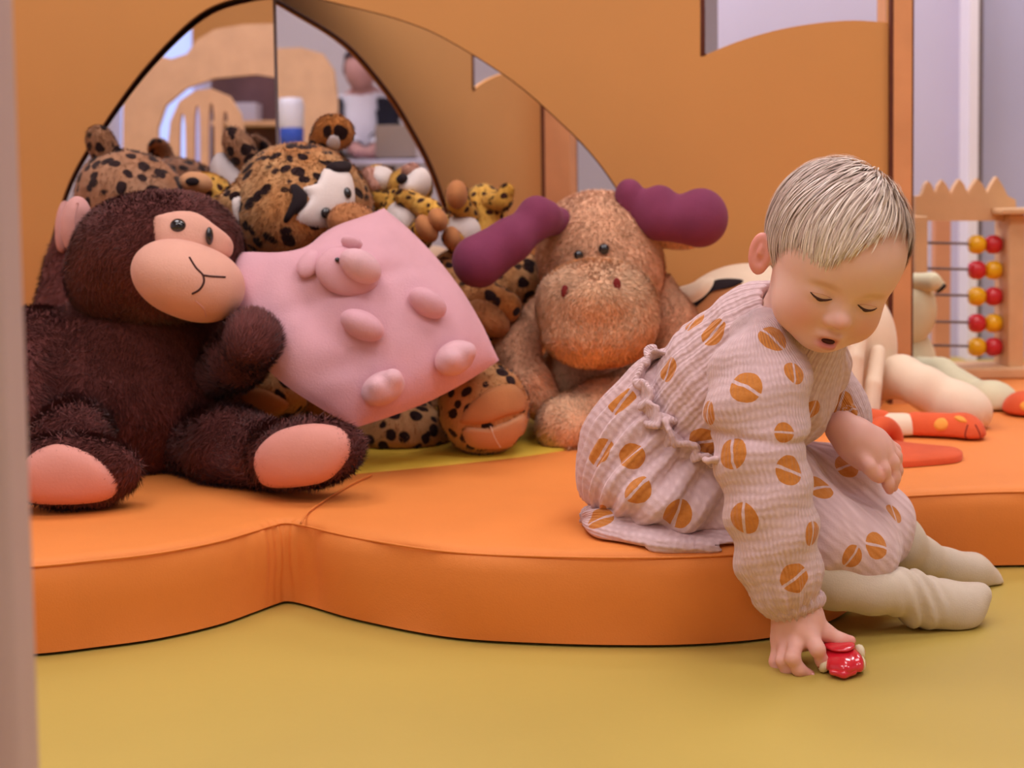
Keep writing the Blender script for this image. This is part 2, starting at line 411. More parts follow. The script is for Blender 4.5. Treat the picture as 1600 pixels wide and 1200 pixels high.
MAT = dict(
    wall=M('orange_wall_paint', rgb(208, 146, 82), .55, var=.03, vscale=3),
    niche=M('pale_orange_paint', rgb(226, 150, 92), .6, var=.03, vscale=3),
    edge=M('brown_board_edge', rgb(92, 42, 26), .6, var=.15, vscale=40),
    post=M('orange_wood', rgb(214, 148, 98), .5, var=.1, vscale=9),
    mat=M('orange_mat_cover', rgb(230, 136, 62), .6, .1, var=.04, vscale=7, bump=.15, bscale=500),
    mat_y=M('yellow_mat_cover', rgb(222, 186, 60), .6, .1, var=.05, vscale=7),
    floor=M('yellow_vinyl', rgb(186, 160, 78), .48, var=.06, vscale=2.2, bump=.05, bscale=90),
    white=M('lavender_white_paint', rgb(215, 205, 215), .6, var=.03, vscale=3),
    grey=M('lavender_grey_paint', rgb(188, 182, 204), .6, var=.03, vscale=3),
    bluewall=M('blue_grey_panel', rgb(176, 174, 200), .4, var=.05, vscale=2),
    frame=M('white_window_frame', rgb(226, 220, 228), .4, var=.02),
    postpink=M('pinkish_grey_post', rgb(190, 165, 165), .5, var=.04),
    wood=M('pale_beech_wood', rgb(222, 178, 140), .5, var=.07, vscale=14),
    wood2=M('light_ash_wood', rgb(214, 172, 128), .5, var=.08, vscale=16),
    dark=M('dark_shelf_wood', rgb(96, 66, 70), .6, var=.2, vscale=9),
    brick=M('brown_panel_wood', rgb(200, 140, 105), .5, var=.06),
    monkey=M('dark_brown_plush', rgb(104, 56, 52), .9, .3, var=.2, vscale=25, fv=.4, spec=.15),
    peach=M('peach_velour', rgb(222, 166, 146), .85, .35, var=.05, vscale=14, bump=.25, bscale=420),
    sole=M('peach_satin', rgb(218, 148, 134), .6, .35, var=.05, vscale=14, bump=.15, bscale=350),
    pinkear=M('pink_velour', rgb(214, 158, 152), .85, .3, var=.06, vscale=20, bump=.2, bscale=400),
    pig=M('pink_plush', rgb(226, 172, 182), .9, .4, var=.05, vscale=20, bump=.35, bscale=500, fv=.08),
    pigsnout=M('pale_pink_plush', rgb(222, 176, 182), .9, .4, var=.08, vscale=30, bump=.35, bscale=500),
    moose=M('ginger_brown_plush', rgb(228, 174, 138), .9, .35, var=.12, vscale=30, fv=.35, spec=.15),
    muzzle=M('light_ginger_plush', rgb(244, 196, 156), .9, .35, var=.12, vscale=30, fv=.35, spec=.15),
    antler=M('plum_felt', rgb(126, 54, 84), .9, .2, var=.08, vscale=25, bump=.25, bscale=450),
    leo=leopard_mat('leopard_plush', rgb(190, 118, 58), rgb(206, 158, 108), rgb(44, 20, 20), 42, .40),
    leo_mirror=leopard_mat('mirror_tinted_leopard', rgb(166, 112, 76), rgb(176, 134, 106), rgb(44, 24, 24), 46, .42),  # leopard plush with the greying of a reflection put into its colour
    leo_y=leopard_mat('yellow_leopard_plush', rgb(226, 166, 58), rgb(230, 180, 90), rgb(70, 34, 22), 66, .38),
    tan=M('tan_velour', rgb(186, 122, 74), .85, .3, var=.1, vscale=16, bump=.25, bscale=400),
    tanpale=M('pale_tan_velour', rgb(202, 148, 106), .85, .3, var=.1, vscale=16, bump=.25, bscale=400),
    whitepl=M('white_plush', rgb(228, 214, 208), .9, .3, var=.04, vscale=20, bump=.3, bscale=450),
    greypl=M('grey_white_plush', rgb(196, 184, 184), .9, .3, var=.04, vscale=20, bump=.3, bscale=450),
    blackpl=M('black_plush', rgb(34, 22, 26), .9, .1, var=.15),
    black=M('black_plastic', rgb(14, 12, 16), .12, var=0, spec=.6, coat=.5),
    thread=M('dark_thread', rgb(66, 34, 32), .8, var=.1),
    wthread=M('white_thread', rgb(232, 220, 212), .7, var=0),
    maroon=M('maroon_felt', rgb(120, 36, 34), .9, var=.1),
    cream=M('cream_velour', rgb(236, 212, 184), .85, .35, var=.05, vscale=14, bump=.2, bscale=380),
    cream_mirror=M('mirror_tinted_cream', rgb(218, 208, 172), .85, .3, var=.05, vscale=14, bump=.2, bscale=380),  # cream velour with the mirror's green tint put into its colour
    orangepl=M('orange_felt', rgb(222, 92, 48), .85, .3, var=.07, vscale=20, bump=.3, bscale=350),
    yellowdot=M('yellow_orange_felt', rgb(240, 160, 66), .85, .3, var=.05),
    red=M('red_bead', rgb(200, 40, 48), .25, var=.03, coat=.4),
    yellow=M('yellow_bead', rgb(232, 176, 20), .25, var=.03, coat=.4),
    rod=M('grey_rod', rgb(120, 105, 105), .4, var=.05),
    carred=M('glossy_red_plastic', rgb(214, 34, 50), .18, var=.02, coat=.6, spec=.5, sss=0),
    tyre=M('cream_rubber', rgb(232, 218, 182), .5, var=.04),
    tights=M('off_white_knit', rgb(208, 192, 172), .85, .3, var=.04, vscale=20, bump=.25, bscale=700),
    hairbase=M('ash_blond_scalp', rgb(196, 168, 150), .7, var=.1, vscale=60),
    lash=M('brown_lash', rgb(74, 44, 36), .7, var=.1),
    mouth=M('dark_mouth', rgb(70, 20, 22), .5, var=.1),
    shirt=M('white_shirt', rgb(220, 214, 226), .8, var=.03),
    vest=M('dark_navy_vest', rgb(36, 34, 48), .8, var=.1),
    manskin=M('warm_skin', rgb(196, 146, 142), .6, var=.04),
    darkhair=M('dark_hair', rgb(44, 34, 48), .6, var=.2, vscale=60),
    jarblue=M('blue_plastic', rgb(60, 90, 190), .3, var=.05),
    jarwhite=M('white_plastic', rgb(222, 220, 232), .3, var=.02),
    green=M('pale_green_board', rgb(150, 160, 112), .6, var=.05),
    lamp=emit('lamp_diffuser', (1, .93, .88, 1), 3.),
    screenblue=emit('bright_window_glass', (.42, .55, 1, 1), 1.0),
    laptop=M('olive_grey_plastic', rgb(150, 132, 120), .5, var=.04),
)
m, nt, b = nodes('mirror_glass'); b.inputs['Base Color'].default_value = (.86, .84, .86, 1); b.inputs['Metallic'].default_value = 1; b.inputs['Roughness'].default_value = .01
MAT['mirror'] = m
# plank-like grain for the post and the pale woods comes from their noise; skin and dress get attribute-driven colour
m, nt, b = nodes('skin'); lk = nt.links.new
at = N(nt, 'ShaderNodeAttribute', attribute_name='blush'); at2 = N(nt, 'ShaderNodeAttribute', attribute_name='lip'); at3 = N(nt, 'ShaderNodeAttribute', attribute_name='brow')
c = mix(nt, at.outputs['Fac'], rgb(234, 190, 174), rgb(224, 138, 124)); c = mix(nt, at2.outputs['Fac'], c, rgb(190, 84, 80)); c = mix(nt, at3.outputs['Fac'], c, rgb(206, 156, 126))
lk(c, b.inputs['Base Color']); b.inputs['Roughness'].default_value = .5; b.inputs['Specular IOR Level'].default_value = .35
b.inputs['Subsurface Weight'].default_value = .25; b.inputs['Subsurface Radius'].default_value = (.012, .005, .003); b.inputs['Subsurface Scale'].default_value = .5
MAT['skin'] = m
def muslin(name):
    m, nt, b = nodes(name); lk = nt.links.new
    sp = N(nt, 'ShaderNodeAttribute', attribute_name='spot'); sx = N(nt, 'ShaderNodeSeparateXYZ'); lk(sp.outputs['Vector'], sx.inputs[0])
    tc = N(nt, 'ShaderNodeTexCoord'); nz = N(nt, 'ShaderNodeTexNoise', Scale=70., Detail=2.); lk(tc.outputs['Object'], nz.inputs['Vector'])
    r = sx.outputs[2]
    r = math_(nt, 'ADD', r, math_(nt, 'MULTIPLY', math_(nt, 'SUBTRACT', nz.outputs[0], .5), .2))
    ins = math_(nt, 'LESS_THAN', r, 1.); gap = math_(nt, 'GREATER_THAN', math_(nt, 'ABSOLUTE', math_(nt, 'ADD', sx.outputs[0], math_(nt, 'MULTIPLY', math_(nt, 'SUBTRACT', nz.outputs[0], .5), .25))), .1)
    dot = math_(nt, 'MULTIPLY', ins, gap)
    cr = N(nt, 'ShaderNodeAttribute', attribute_name='cr')
    n0 = N(nt, 'ShaderNodeTexNoise', Scale=28., Detail=2.); lk(cr.outputs['Vector'], n0.inputs['Vector'])
    def wave(axis, scale, dist):
        w_ = N(nt, 'ShaderNodeTexWave', Scale=float(scale), Distortion=float(dist)); w_.bands_direction = axis; w_.inputs['Detail'].default_value = 2.; w_.inputs['Detail Scale'].default_value = .7
        lk(cr.outputs['Vector'], w_.inputs['Vector']); return w_.outputs['Fac']
    wx, wy = wave('X', 44, 5), wave('Y', 30, 6)
    fine = N(nt, 'ShaderNodeTexNoise', Scale=420., Detail=2.); lk(tc.outputs['Object'], fine.inputs['Vector'])
    wxm = math_(nt, 'MULTIPLY', wx, n0.outputs[0]); h = math_(nt, 'ADD', math_(nt, 'ADD', math_(nt, 'MULTIPLY', wxm, 1.2), math_(nt, 'MULTIPLY', wy, .34)), math_(nt, 'MULTIPLY', fine.outputs[0], .35))
    base = mix(nt, math_(nt, 'MULTIPLY', wy, wx), rgb(212, 180, 180), rgb(224, 194, 194))
    lk(mix(nt, dot, base, mix(nt, fine.outputs[0], rgb(196, 118, 44), rgb(206, 134, 66))), b.inputs['Base Color'])
    bu = N(nt, 'ShaderNodeBump', Strength=.55, Distance=.0022); lk(h, bu.inputs['Height']); lk(bu.outputs[0], b.inputs['Normal'])
    b.inputs['Roughness'].default_value = .9; b.inputs['Specular IOR Level'].default_value = .15; b.inputs['Sheen Weight'].default_value = .25
    return m
MAT['muslin'] = muslin('spotted_muslin')
m, nt, b = nodes('blond_hair'); lk = nt.links.new
at = N(nt, 'ShaderNodeAttribute', attribute_name='fv'); lk(mix(nt, at.outputs['Fac'], rgb(186, 160, 146), rgb(250, 234, 216)), b.inputs['Base Color'])
b.inputs['Roughness'].default_value = .5; b.inputs['Specular IOR Level'].default_value = .3; MAT['hair'] = m

# ---------------------------------------------------------------- the room
YW = 2.85                                 # face of the orange partition
def struct(name, V, Q, mat, parent=None, **kw):
    o = obj(name, V, Q, MAT[mat], parent, smooth=False, **kw)
    if parent is None: o['kind'] = 'structure'
    return o
def plank(name, x0, x1, y0, y1, z0, z1, mat, parent=None):
    return struct(name, *box(((x0 + x1) / 2, (y0 + y1) / 2, (z0 + z1) / 2), (x1 - x0, y1 - y0, z1 - z0)), mat, parent)
tag(plank('floor', -3.2, 5.8, -3., 4.7, -.06, 0, 'floor'), 'smooth yellow vinyl floor in front of the orange mat', 'floor')
tag(plank('ceiling', -3.2, 5.8, -3., 4.7, CEIL, CEIL + .06, 'white'), 'white ceiling with flat lamps', 'ceiling')
tag(plank('wall_left', -3.2, -3.1, -3., 4.7, 0, CEIL, 'white'), 'pale left room wall', 'wall')
tag(plank('wall_far', -3.2, 5.8, 4.6, 4.7, 0, CEIL, 'grey'), 'lavender grey wall far behind the abacus', 'wall')
tag(plank('wall_right', 5.7, 5.8, 2., 4.7, 0, CEIL, 'white'), 'pale right room wall', 'wall')
tag(plank('wall_rear', -3.2, 3.0, -2.9, -2.8, 0, CEIL, 'white'), 'white wall seen at the back of the mirror', 'wall')
# orange partition with the cave-like opening and the wavy cut-out
arch = [(40, 640), (42, 560), (52, 485), (75, 390), (107, 285), (160, 195), (230, 100), (310, 22), (380, -6), (450, -12), (540, 8), (630, 32), (700, 62), (800, 125), (870, 185), (920, 235), (960, 288), (995, 350), (1022, 430), (1036, 520), (1040, 640)]
cloud = [(1097, 88), (1150, 66), (1210, 48), (1270, 37), (1330, 32), (1387, 35), (1387, -190), (1250, -230), (1130, -180), (1100, -60), (1097, 30)]
a_ = spline(arch, 6); a_ = pxz(a_, YW); a_[0][1] = a_[-1][1] = MZ + .001
cl = np.concatenate([pxz(spline(cloud[:6], 6), YW), pxz(spline(cloud[6:], 6), YW)])
xr = P(1390, 300, YW)[0]; top = 1.75
wall = struct('wall_partition', *slab([(-2.6, MZ), (xr, MZ), (xr, top), (-2.6, top)], [a_, cl], YW, YW + .010), 'wall')
tag(wall, 'orange painted partition wall with a round cave opening', 'wall')
# thin brown rim where the board is cut
ctr = a_.mean(0); ed = np.array([[p[0] + o_[0], YW + .0105, p[1] + o_[1]] for p in a_[1:-1] for o_ in [(p - ctr) / np.linalg.norm(p - ctr) * .0035]])
obj('board_edge', *tube(ed, .0045, 6), MAT['edge'], wall)
ed = np.array([[p[0], YW + .006, p[1]] for p in np.concatenate([cl[-12:], cl[:2]])])
obj('board_edge', *tube(ed, .007, 6), MAT['edge'], wall)
# the upright post that ends the partition
x0, x1 = P(1390, 300, YW)[0], P(1424, 300, YW - .01)[0]
tr = plank('trim_1', x0, x1, YW - .012, YW + .10, MZ, top, 'post'); tag(tr, 'orange wooden upright post at the end of the partition', 'post')
plank('dark_edge', x1 - .0005, x1 + .006, YW - .004, YW + .10, MZ, top, 'edge', tr)
plank('joint_strip', x0 - .003, x0 + .004, YW - .0125, YW + .02, MZ, top, 'edge', tr)
# behind the opening: two tall mirror panes, the first flush with the board, the second turned to the right
AL, AR = math.radians(4), math.radians(30.5)
vec = lambda a: (np.array([math.sin(a), -math.cos(a), 0]), np.array([math.cos(a), math.sin(a), 0]))
(nL, dL), (nR, dR) = vec(AL), vec(AR)
M0 = P(20, 400, YW + .014); M0 = np.array([M0[0], M0[1], 0])
sx = P(432, 150, 1.); sx = sx[0] / sx[1]
meet = lambda d: M0 + d * ((sx * M0[1] - M0[0]) / (d[0] - sx * d[1]))
AP = meet(dL); AQ = AP       # where the panes meet
def refl(pt, n):
    return lambda V: V - 2 * ((V - pt) @ n)[:, None] * n
XFL = refl(M0, nL); XFR = refl(AP, nR)
def pane(a, b, z0, z1, n):
    q = np.array([a + [0, 0, z0], b + [0, 0, z0], b + [0, 0, z1], a + [0, 0, z1]]); V = np.concatenate([q, q - n * .006])
    return V, np.array([[0, 1, 2, 3], [7, 6, 5, 4], [0, 4, 5, 1], [1, 5, 6, 2], [2, 6, 7, 3], [3, 7, 4, 0]])
ml = obj('mirror_panel', *pane(M0 - dL * .02, AQ, MZ + .002, 1.3, nL), MAT['mirror'], smooth=False)
tag(ml, 'mirror pane reflecting wooden chairs in the cave opening', 'mirror', 'mirror panes in the cave opening')
mr_ = obj('mirror_panel', *pane(AP + dR * .001, AP + dR * 1.15, MZ + .002, 1.3, nR), MAT['mirror'], smooth=False)
tag(mr_, 'mirror pane reflecting a seated person and orange wall in the cave opening', 'mirror', 'mirror panes in the cave opening')
obj('mirror_joint', *tube([AP + [.001, -.004, MZ + .003], AP + [.001, -.004, 1.3]], .0035, 6), MAT['rod'], mr_)
def board(name, pts, Y0, Y1, mat, parent=None, n=0, xf=None, holes=()):
    o = spline(pts, n, True) if n else np.array(pts)
    return obj(name, *slab(pxz(o, Y0), [pxz(spline(h, 5, True), Y0) for h in holes], Y0, Y1), MAT[mat], parent, smooth=False, xf=xf)
# view past the post: window frame and panels against the far wall
def farx(px, Y): return P(px, 300, Y)[0]
wf = plank('window_1', farx(1514, 4.5), farx(1528, 4.5), 4.5, 4.6, 0, CEIL, 'frame'); tag(wf, 'white vertical window frame on the far wall', 'window frame')
wp = plank('trim_2', farx(1533, 4.55), farx(1700, 4.55), 4.54, 4.6, 0, CEIL, 'bluewall'); tag(wp, 'blue grey panel beside the white window frame', 'panel')
plank('grey_strip', farx(1528, 4.53), farx(1534, 4.53), 4.53, 4.6, 0, CEIL, 'rod', wp)  # thin grey strip between frame and panel
bp = plank('trim_3', farx(1462, 4.2), farx(1486, 4.2), 4.2, 4.24, 0, .46, 'brick'); tag(bp, 'brown wooden upright behind the abacus rods', 'panel')
# left foreground post
lp = struct('trim_4', *rbox((P(26, 600, .80)[0] - .035, .80, .702), (.07, .05, 1.4), .012), 'postpink'); tag(lp, 'blurred pinkish grey upright edge close to the lens', 'post')
# ceiling lamps, with the one added behind the partition
for i, (x, y, p) in enumerate(LIGHTS):
    t = thing('ceiling_lamp', (x, y, CEIL), None, 'lamp', 'flat ceiling lamps')
    t['label'] = 'flat rectangular white ceiling lamp overhead'
    obj('lamp_housing', *rbox((x, y, CEIL - .015), (1.2, .8, .03), .008), MAT['frame'], t)
    obj('diffuser', *box((x, y, CEIL - .032), (1.14, .74, .006)), MAT['lamp'], t, smooth=False)

# ---------------------------------------------------------------- mat
front = [(-420, 985), (-250, 1020), (-100, 1032), (50, 1027), (150, 1016), (249, 1002), (340, 981), (400, 960), (432, 948), (450, 944), (480, 950), (560, 973), (700, 1000), (850, 1010), (1000, 1013), (1110, 1010), (1210, 1000), (1285, 980), (1330, 955), (1352, 925), (1366, 908), (1400, 897), (1500, 890), (1600, 887), (1720, 890), (1850, 905)]
fr = np.array([G(x, y)[:2] for x, y in front]); fr = spline(fr, 14)
back = np.array([[1.9, 2.6], [1.9, 3.5], [-2.2, 3.5], [-2.2, 2.2]])
outl = np.concatenate([fr, back]); nrm = np.roll(outl, -1, 0) - np.roll(outl, 1, 0); nrm = np.stack([-nrm[:, 1], nrm[:, 0]], 1); nrm /= np.linalg.norm(nrm, axis=1)[:, None]
V = []; prof = [(0, .004), (0.0, .03), (-.004, .06), (-.003, .09), (.001, .107), (.006, .114), (.013, .118), (.024, MZ)]
wr = wnoise(3, 30)
for ins, z in prof:
    q = outl + nrm * ins
    V.append(np.column_stack([q, np.full(len(q), z)]))
n_ = len(outl); V = np.concatenate(V); i = np.arange(n_); j = (i + 1) % n_
V[n_:5 * n_, :2] += .0025 * wr(V[n_:5 * n_, 0], V[n_:5 * n_, 1], V[n_:5 * n_, 2] * .3)[:, None] * np.tile(nrm, (4, 1))
nt_ = G(452, 944)[:2]; nd = np.exp(-(np.linalg.norm(outl - nt_, axis=1) / .10) ** 2)
for k in range(1, 7): V[k * n_:(k + 1) * n_, :2] += nrm * (.0035 * nd * wnoise(55, 1.1)(np.arange(n_) * 1., 0, 0) * math.sin(math.pi * k / 7))[:, None]
Q = np.concatenate([np.stack([k * n_ + i, k * n_ + j, (k + 1) * n_ + j, (k + 1) * n_ + i], 1) for k in range(len(prof) - 1)])
tp = V[-n_:]; T = np.array(tessellate_polygon([[Vector(p) for p in tp]]))
cr = np.cross(tp[T[:, 1]] - tp[T[:, 0]], tp[T[:, 2]] - tp[T[:, 0]])[:, 2]; T[cr < 0] = T[cr < 0][:, ::-1]
mt = thing('play_mat', (0, 2.4, 0), 'thick orange flower-shaped foam play mat on the yellow floor', 'mat')
obj('cushion', V, [Q, T + (len(prof) - 1) * n_], MAT['mat'], mt)
sm_ = outl + nrm * .002; obj('seam', *tube(np.column_stack([sm_[:len(fr)], np.full(len(fr), .112)]), .0016, 5), MAT['mat'], mt)
yc = [(430, 752), (520, 744), (620, 735), (720, 725), (800, 716), (870, 706), (960, 690), (1010, 660), (960, 640), (700, 636), (450, 650), (330, 700)]
yo = np.array([G(x, y, MZ)[:2] for x, y in yc]); yo = spline(yo, 5, True); m_ = len(yo); c_ = yo.mean(0)
V = np.concatenate([np.column_stack([yo, np.full(m_, MZ - .002)]), np.column_stack([c_ + (yo - c_) * .995, np.full(m_, MZ + .004)]), [[*c_, MZ + .004]]])
i = np.arange(m_); j = (i + 1) % m_
obj('yellow_centre', V, [np.stack([i, j, m_ + j, m_ + i], 1)[:, ::-1], np.stack([m_ + i, m_ + j, np.full(m_, 2 * m_)], 1)[:, ::-1]], MAT['mat_y'], mt)
sg = [G(x, y, MZ + .003) for x, y in [(470, 818), (482, 800), (510, 780), (548, 757), (580, 742)]]
obj('seam', *tube(spline(sg, 5), .0015, 5), MAT['mat'], mt)

# ---------------------------------------------------------------- monkey
def plush(name, px, py, Y, label, group='plush toys along the partition'):
    g = P(px, py, Y); return thing(name, (g[0], g[1], MZ), label, 'plush toy', group)
def clip_mat(X, Y, Z): return (MZ + .0045) - Z
mk = plush('plush_monkey', 210, 700, 2.25, 'big dark brown plush monkey with peach muzzle, leaning beside the pink pillow')
def part(f, name, mat, parent, res=.005, furn=0, flen=.012, fw=.0022, lay=(0, -.2, -1), cut=clip_mat, sm=1, seed=1, lift=.55, mess=.5, **kw):
    V, Q = f.mesh(res, sm, cut)
    o = obj(name, V, Q, MAT[mat], parent, blades=fur(V, Q, furn, flen, fw, lay, lift, mess, seed) if furn else None, **kw)
    return o, (V, Q)
f = Field().e(200, 625, 2.31, 178, 138, .15, k=.03).e(215, 520, 2.33, 130, 70, .12, k=.05).e(60, 560, 2.30, 62, 80, .10, 15, k=.03)
f.chain([(60, 530, 2.27, 42), (38, 600, 2.18, 40), (48, 650, 2.13, 34)], k=.03)
_, mb = part(f, 'body', 'monkey', mk, furn=52000, seed=2)
f = Field().e(243, 405, 2.27, 128, 104, .125, -8, k=.03).e(190, 440, 2.30, 78, 72, .1, k=.04).e(300, 380, 2.24, 70, 66, .09, -25, k=.05)
_, mh = part(f, 'head', 'monkey', mk, furn=36000, flen=.009, seed=3)
f = Field().chain([(335, 590, 2.27, 40), (372, 560, 2.17, 44), (394, 530, 2.12, 46)], k=.02)
part(f, 'arm', 'monkey', mk, furn=12000, lay=(.1, -.1, 1), seed=4)
f = Field().chain([(290, 690, 2.26, 55), (360, 700, 2.16, 60), (430, 712, 2.08, 52)], k=.03).e(482, 707, 2.02, 92, 54, .045, 9, k=.035, yaw=-14)
lg, ml_ = part(f, 'leg', 'monkey', mk, furn=32000, lay=(.2, -.5, -.3), seed=5)
t1 = bvh(ml_)
sole = [(396, 740), (398, 705), (432, 674), (486, 661), (533, 667), (552, 692), (540, 728), (502, 755), (420, 762)]
patch('sole', sole, t1, MAT['sole'], lg, off=.012, rings=8)
f = Field().chain([(130, 665, 2.24, 62), (110, 690, 2.10, 62)], k=.03).e(112, 735, 1.97, 108, 58, .045, -3, k=.035, yaw=8)
lg, ml2 = part(f, 'leg', 'monkey', mk, furn=30000, lay=(-.1, -.5, -.3), seed=6)
patch('sole', [(20, 750), (42, 712), (90, 692), (146, 710), (182, 745), (180, 777), (112, 788), (36, 782)], bvh(ml2), MAT['sole'], lg, off=.012, rings=8)
th = bvh(mh)
fp = patch('face_patch', [(238, 345), (250, 335), (280, 330), (308, 334), (335, 352), (365, 378), (358, 405), (310, 400), (250, 395)], th, MAT['peach'], mk, off=.012)
f = Field().e(288, 436, 2.14, 84, 60, .075, -22, k=.02, yaw=12).e(330, 450, 2.15, 48, 46, .06, -10, k=.03)
mu, mm_ = part(f, 'muzzle', 'peach', mk, res=.004, cut=None)
tm = bvh(mm_)
stitch('mouth_stitch', [(296, 402), (306, 418), (317, 430), (318, 442), (311, 453), (300, 459)], tm, .0016, MAT['thread'], mu)
stitch('mouth_stitch', [(317, 430), (332, 432), (352, 433)], tm, .0016, MAT['thread'], mu)
stitch('seam', [(305, 470), (318, 482), (322, 496)], tm, .0009, MAT['pinkear'], mu)
tf = bvh(mh, mm_)
ey = eye('eye', 279, 357, th, 12.5, 12, MAT['black'], mk, .75)
p, n = snap(321, 372, th); obj('eye', *ball(p + n * .014, (.006, .010, .014), 8), MAT['black'], mk)
f = Field().e(120, 352, 2.29, 25, 46, .022, -4, k=.01).e(128, 355, 2.26, 12, 34, .02, -4, k=.008, sub=True)
er, me_ = part(f, 'ear', 'pinkear', mk, res=.0035, cut=None)
stitch('ear_fold', [(121, 318), (116, 345), (120, 385)], bvh(me_), .0022, MAT['pinkear'], er)

# ---------------------------------------------------------------- pink pig pillow
pg = plush('pig_pillow', 580, 600, 2.2, 'square pink plush pillow with a raised pig face, snout and trotters')
cor = [P(350, 393, 2.24), P(600, 325, 2.36), P(780, 563, 2.27), P(556, 668, 2.14)]
gu = np.linspace(-1, 1, 71); U, W_ = np.meshgrid(gu, gu, indexing='ij')
def pil(u, v, side):
    a = (1 - u) / 2; b = (1 + u) / 2; c = (1 - v) / 2; d = (1 + v) / 2
    p = cor[0] * (a * c)[..., None] + cor[1] * (b * c)[..., None] + cor[2] * (b * d)[..., None] + cor[3] * (a * d)[..., None]
    cen = sum(cor) / 4
    k_ = 1 - .075 * ((1 - u ** 2) * v ** 2 + (1 - v ** 2) * u ** 2)               # edges drawn in between the corners
    p = cen + (p - cen) * k_[..., None]
    lt = (cor[0] - cor[1]) / np.linalg.norm(cor[0] - cor[1]); up = (cor[0] - cor[3]) / np.linalg.norm(cor[0] - cor[3])
    p = p + (.075 * (1 - v ** 2) * np.clip(-u, 0, 1) ** 2)[..., None] * lt + (.03 * (1 - v ** 2) * np.clip(u, 0, 1) ** 2)[..., None] * -lt
    p = p - (.03 * np.exp(-((u + .35) / .4) ** 2) * np.clip(-v, 0, 1) ** 3)[..., None] * up + (.025 * (1 - u ** 2) * np.clip(v, 0, 1) ** 2)[..., None] * -up
    nn = np.cross(cor[1] - cor[0], cor[3] - cor[0]); nn /= np.linalg.norm(nn)
    if nn[1] > 0: nn = -nn
    h = .075 * np.clip(1 - np.abs(u) ** 2.6, 0, 1) ** .55 * np.clip(1 - np.abs(v) ** 2.6, 0, 1) ** .55
    if side > 0:
        for x0, y0, ax_, ay_, dp in ((-.55, .05, .16, .5, .012), (-.1, -.12, .5, .1, .010), (-.6, .55, .3, .12, .009), (.2, .95, .12, .2, .007), (.75, -.2, .12, .35, .006)):
            h = h - dp * np.exp(-((u - x0) / ax_) ** 2 - ((v - y0) / ay_) ** 2) * (1 - np.maximum(np.abs(u), np.abs(v)) ** 6)
        h = h + .0022 * wnoise(31, 5.5)(u, v, 0 * u) * (1 - np.maximum(np.abs(u), np.abs(v)) ** 8) + .0016 * wnoise(32, 14)(u, v, 0 * u) * np.maximum(np.abs(u), np.abs(v)) ** 4 * (1 - np.maximum(np.abs(u), np.abs(v)) ** 12)
        h = h + .0022 * np.sin(v * 17 + 3 * u) * np.exp(-((v - .8) / .25) ** 2 - ((u + .4) / .5) ** 2)
    return p + nn * (h * (1 if side > 0 else -.7))[..., None]
A = pil(U, W_, 1).reshape(-1, 3); B = pil(U, W_, -1).reshape(-1, 3); n1 = len(gu); ii = np.arange(n1 * n1).reshape(n1, n1)
q = np.stack([ii[:-1, :-1], ii[1:, :-1], ii[1:, 1:], ii[:-1, 1:]], -1).reshape(-1, 4)
if np.cross(A[q[0, 1]] - A[q[0, 0]], A[q[0, 2]] - A[q[0, 0]])[1] > 0: q = q[:, ::-1]
PV = np.concatenate([A, B]); PQ = np.concatenate([q, q[:, ::-1] + n1 * n1])
obj('cushion', PV, PQ, MAT['pig'], pg)
tp_ = bvh((PV, PQ))
def on(px, py, tree, d=0.):
    p, n = snap(px, py, tree); return p + n * d, n
def blob(name, px, py, tree, rx, ry, dep, ang, mat, parent, out=.3, k=.0, extra=(), furn=3000):
    """a stuffed piece sewn onto a surface"""
    p, n = snap(px, py, tree); s = S(p[1]); a = math.radians(ang)
    x = np.array([math.cos(a), 0, math.sin(a)]); x -= n * (x @ n); x /= np.linalg.norm(x); y = np.cross(n, x)
    R = np.stack([x, y, n], 1); f = Field().ell(p + n * dep * out, (rx * s, ry * s, dep), R)
    for ex, ey_, er_ in extra:
        f.ell(p + n * dep * (out + .6) + x * ex * s + y * ey_ * s, er_ * s, k=.006)
    V, Q = f.mesh(.0032, 1)
    return obj(name, V, Q, MAT[mat], parent), (V, Q)
hd, hm = blob('pig_face', 542, 425, tp_, 52, 40, .022, -8, 'pig', pg, .3)
thd = bvh(hm, (PV, PQ))
blob('snout', 560, 418, thd, 36, 24, .026, -28, 'pigsnout', hd, .35, furn=1500)
eye('eye', 527, 407, thd, 4, 4, MAT['black'], hd, .8)
blob('pig_ear', 484, 416, thd, 18, 26, .012, -30, 'pig', hd, .6, furn=1200)
blob('pig_ear', 548, 386, thd, 18, 8, .012, -25, 'pig', hd, .6, furn=900)
blob('trotter', 566, 511, tp_, 37, 22, .026, -28, 'pig', pg, .45)
blob('trotter', 664, 478, tp_, 33, 20, .024, -30, 'pig', pg, .45)
blob('foot', 704, 558, tp_, 34, 26, .028, 22, 'pigsnout', pg, .5, extra=((-12, 6, 13), (16, 4, 15)))
blob('foot', 596, 606, tp_, 36, 26, .028, 24, 'pigsnout', pg, .5, extra=((-10, 8, 14), (17, 8, 16)))

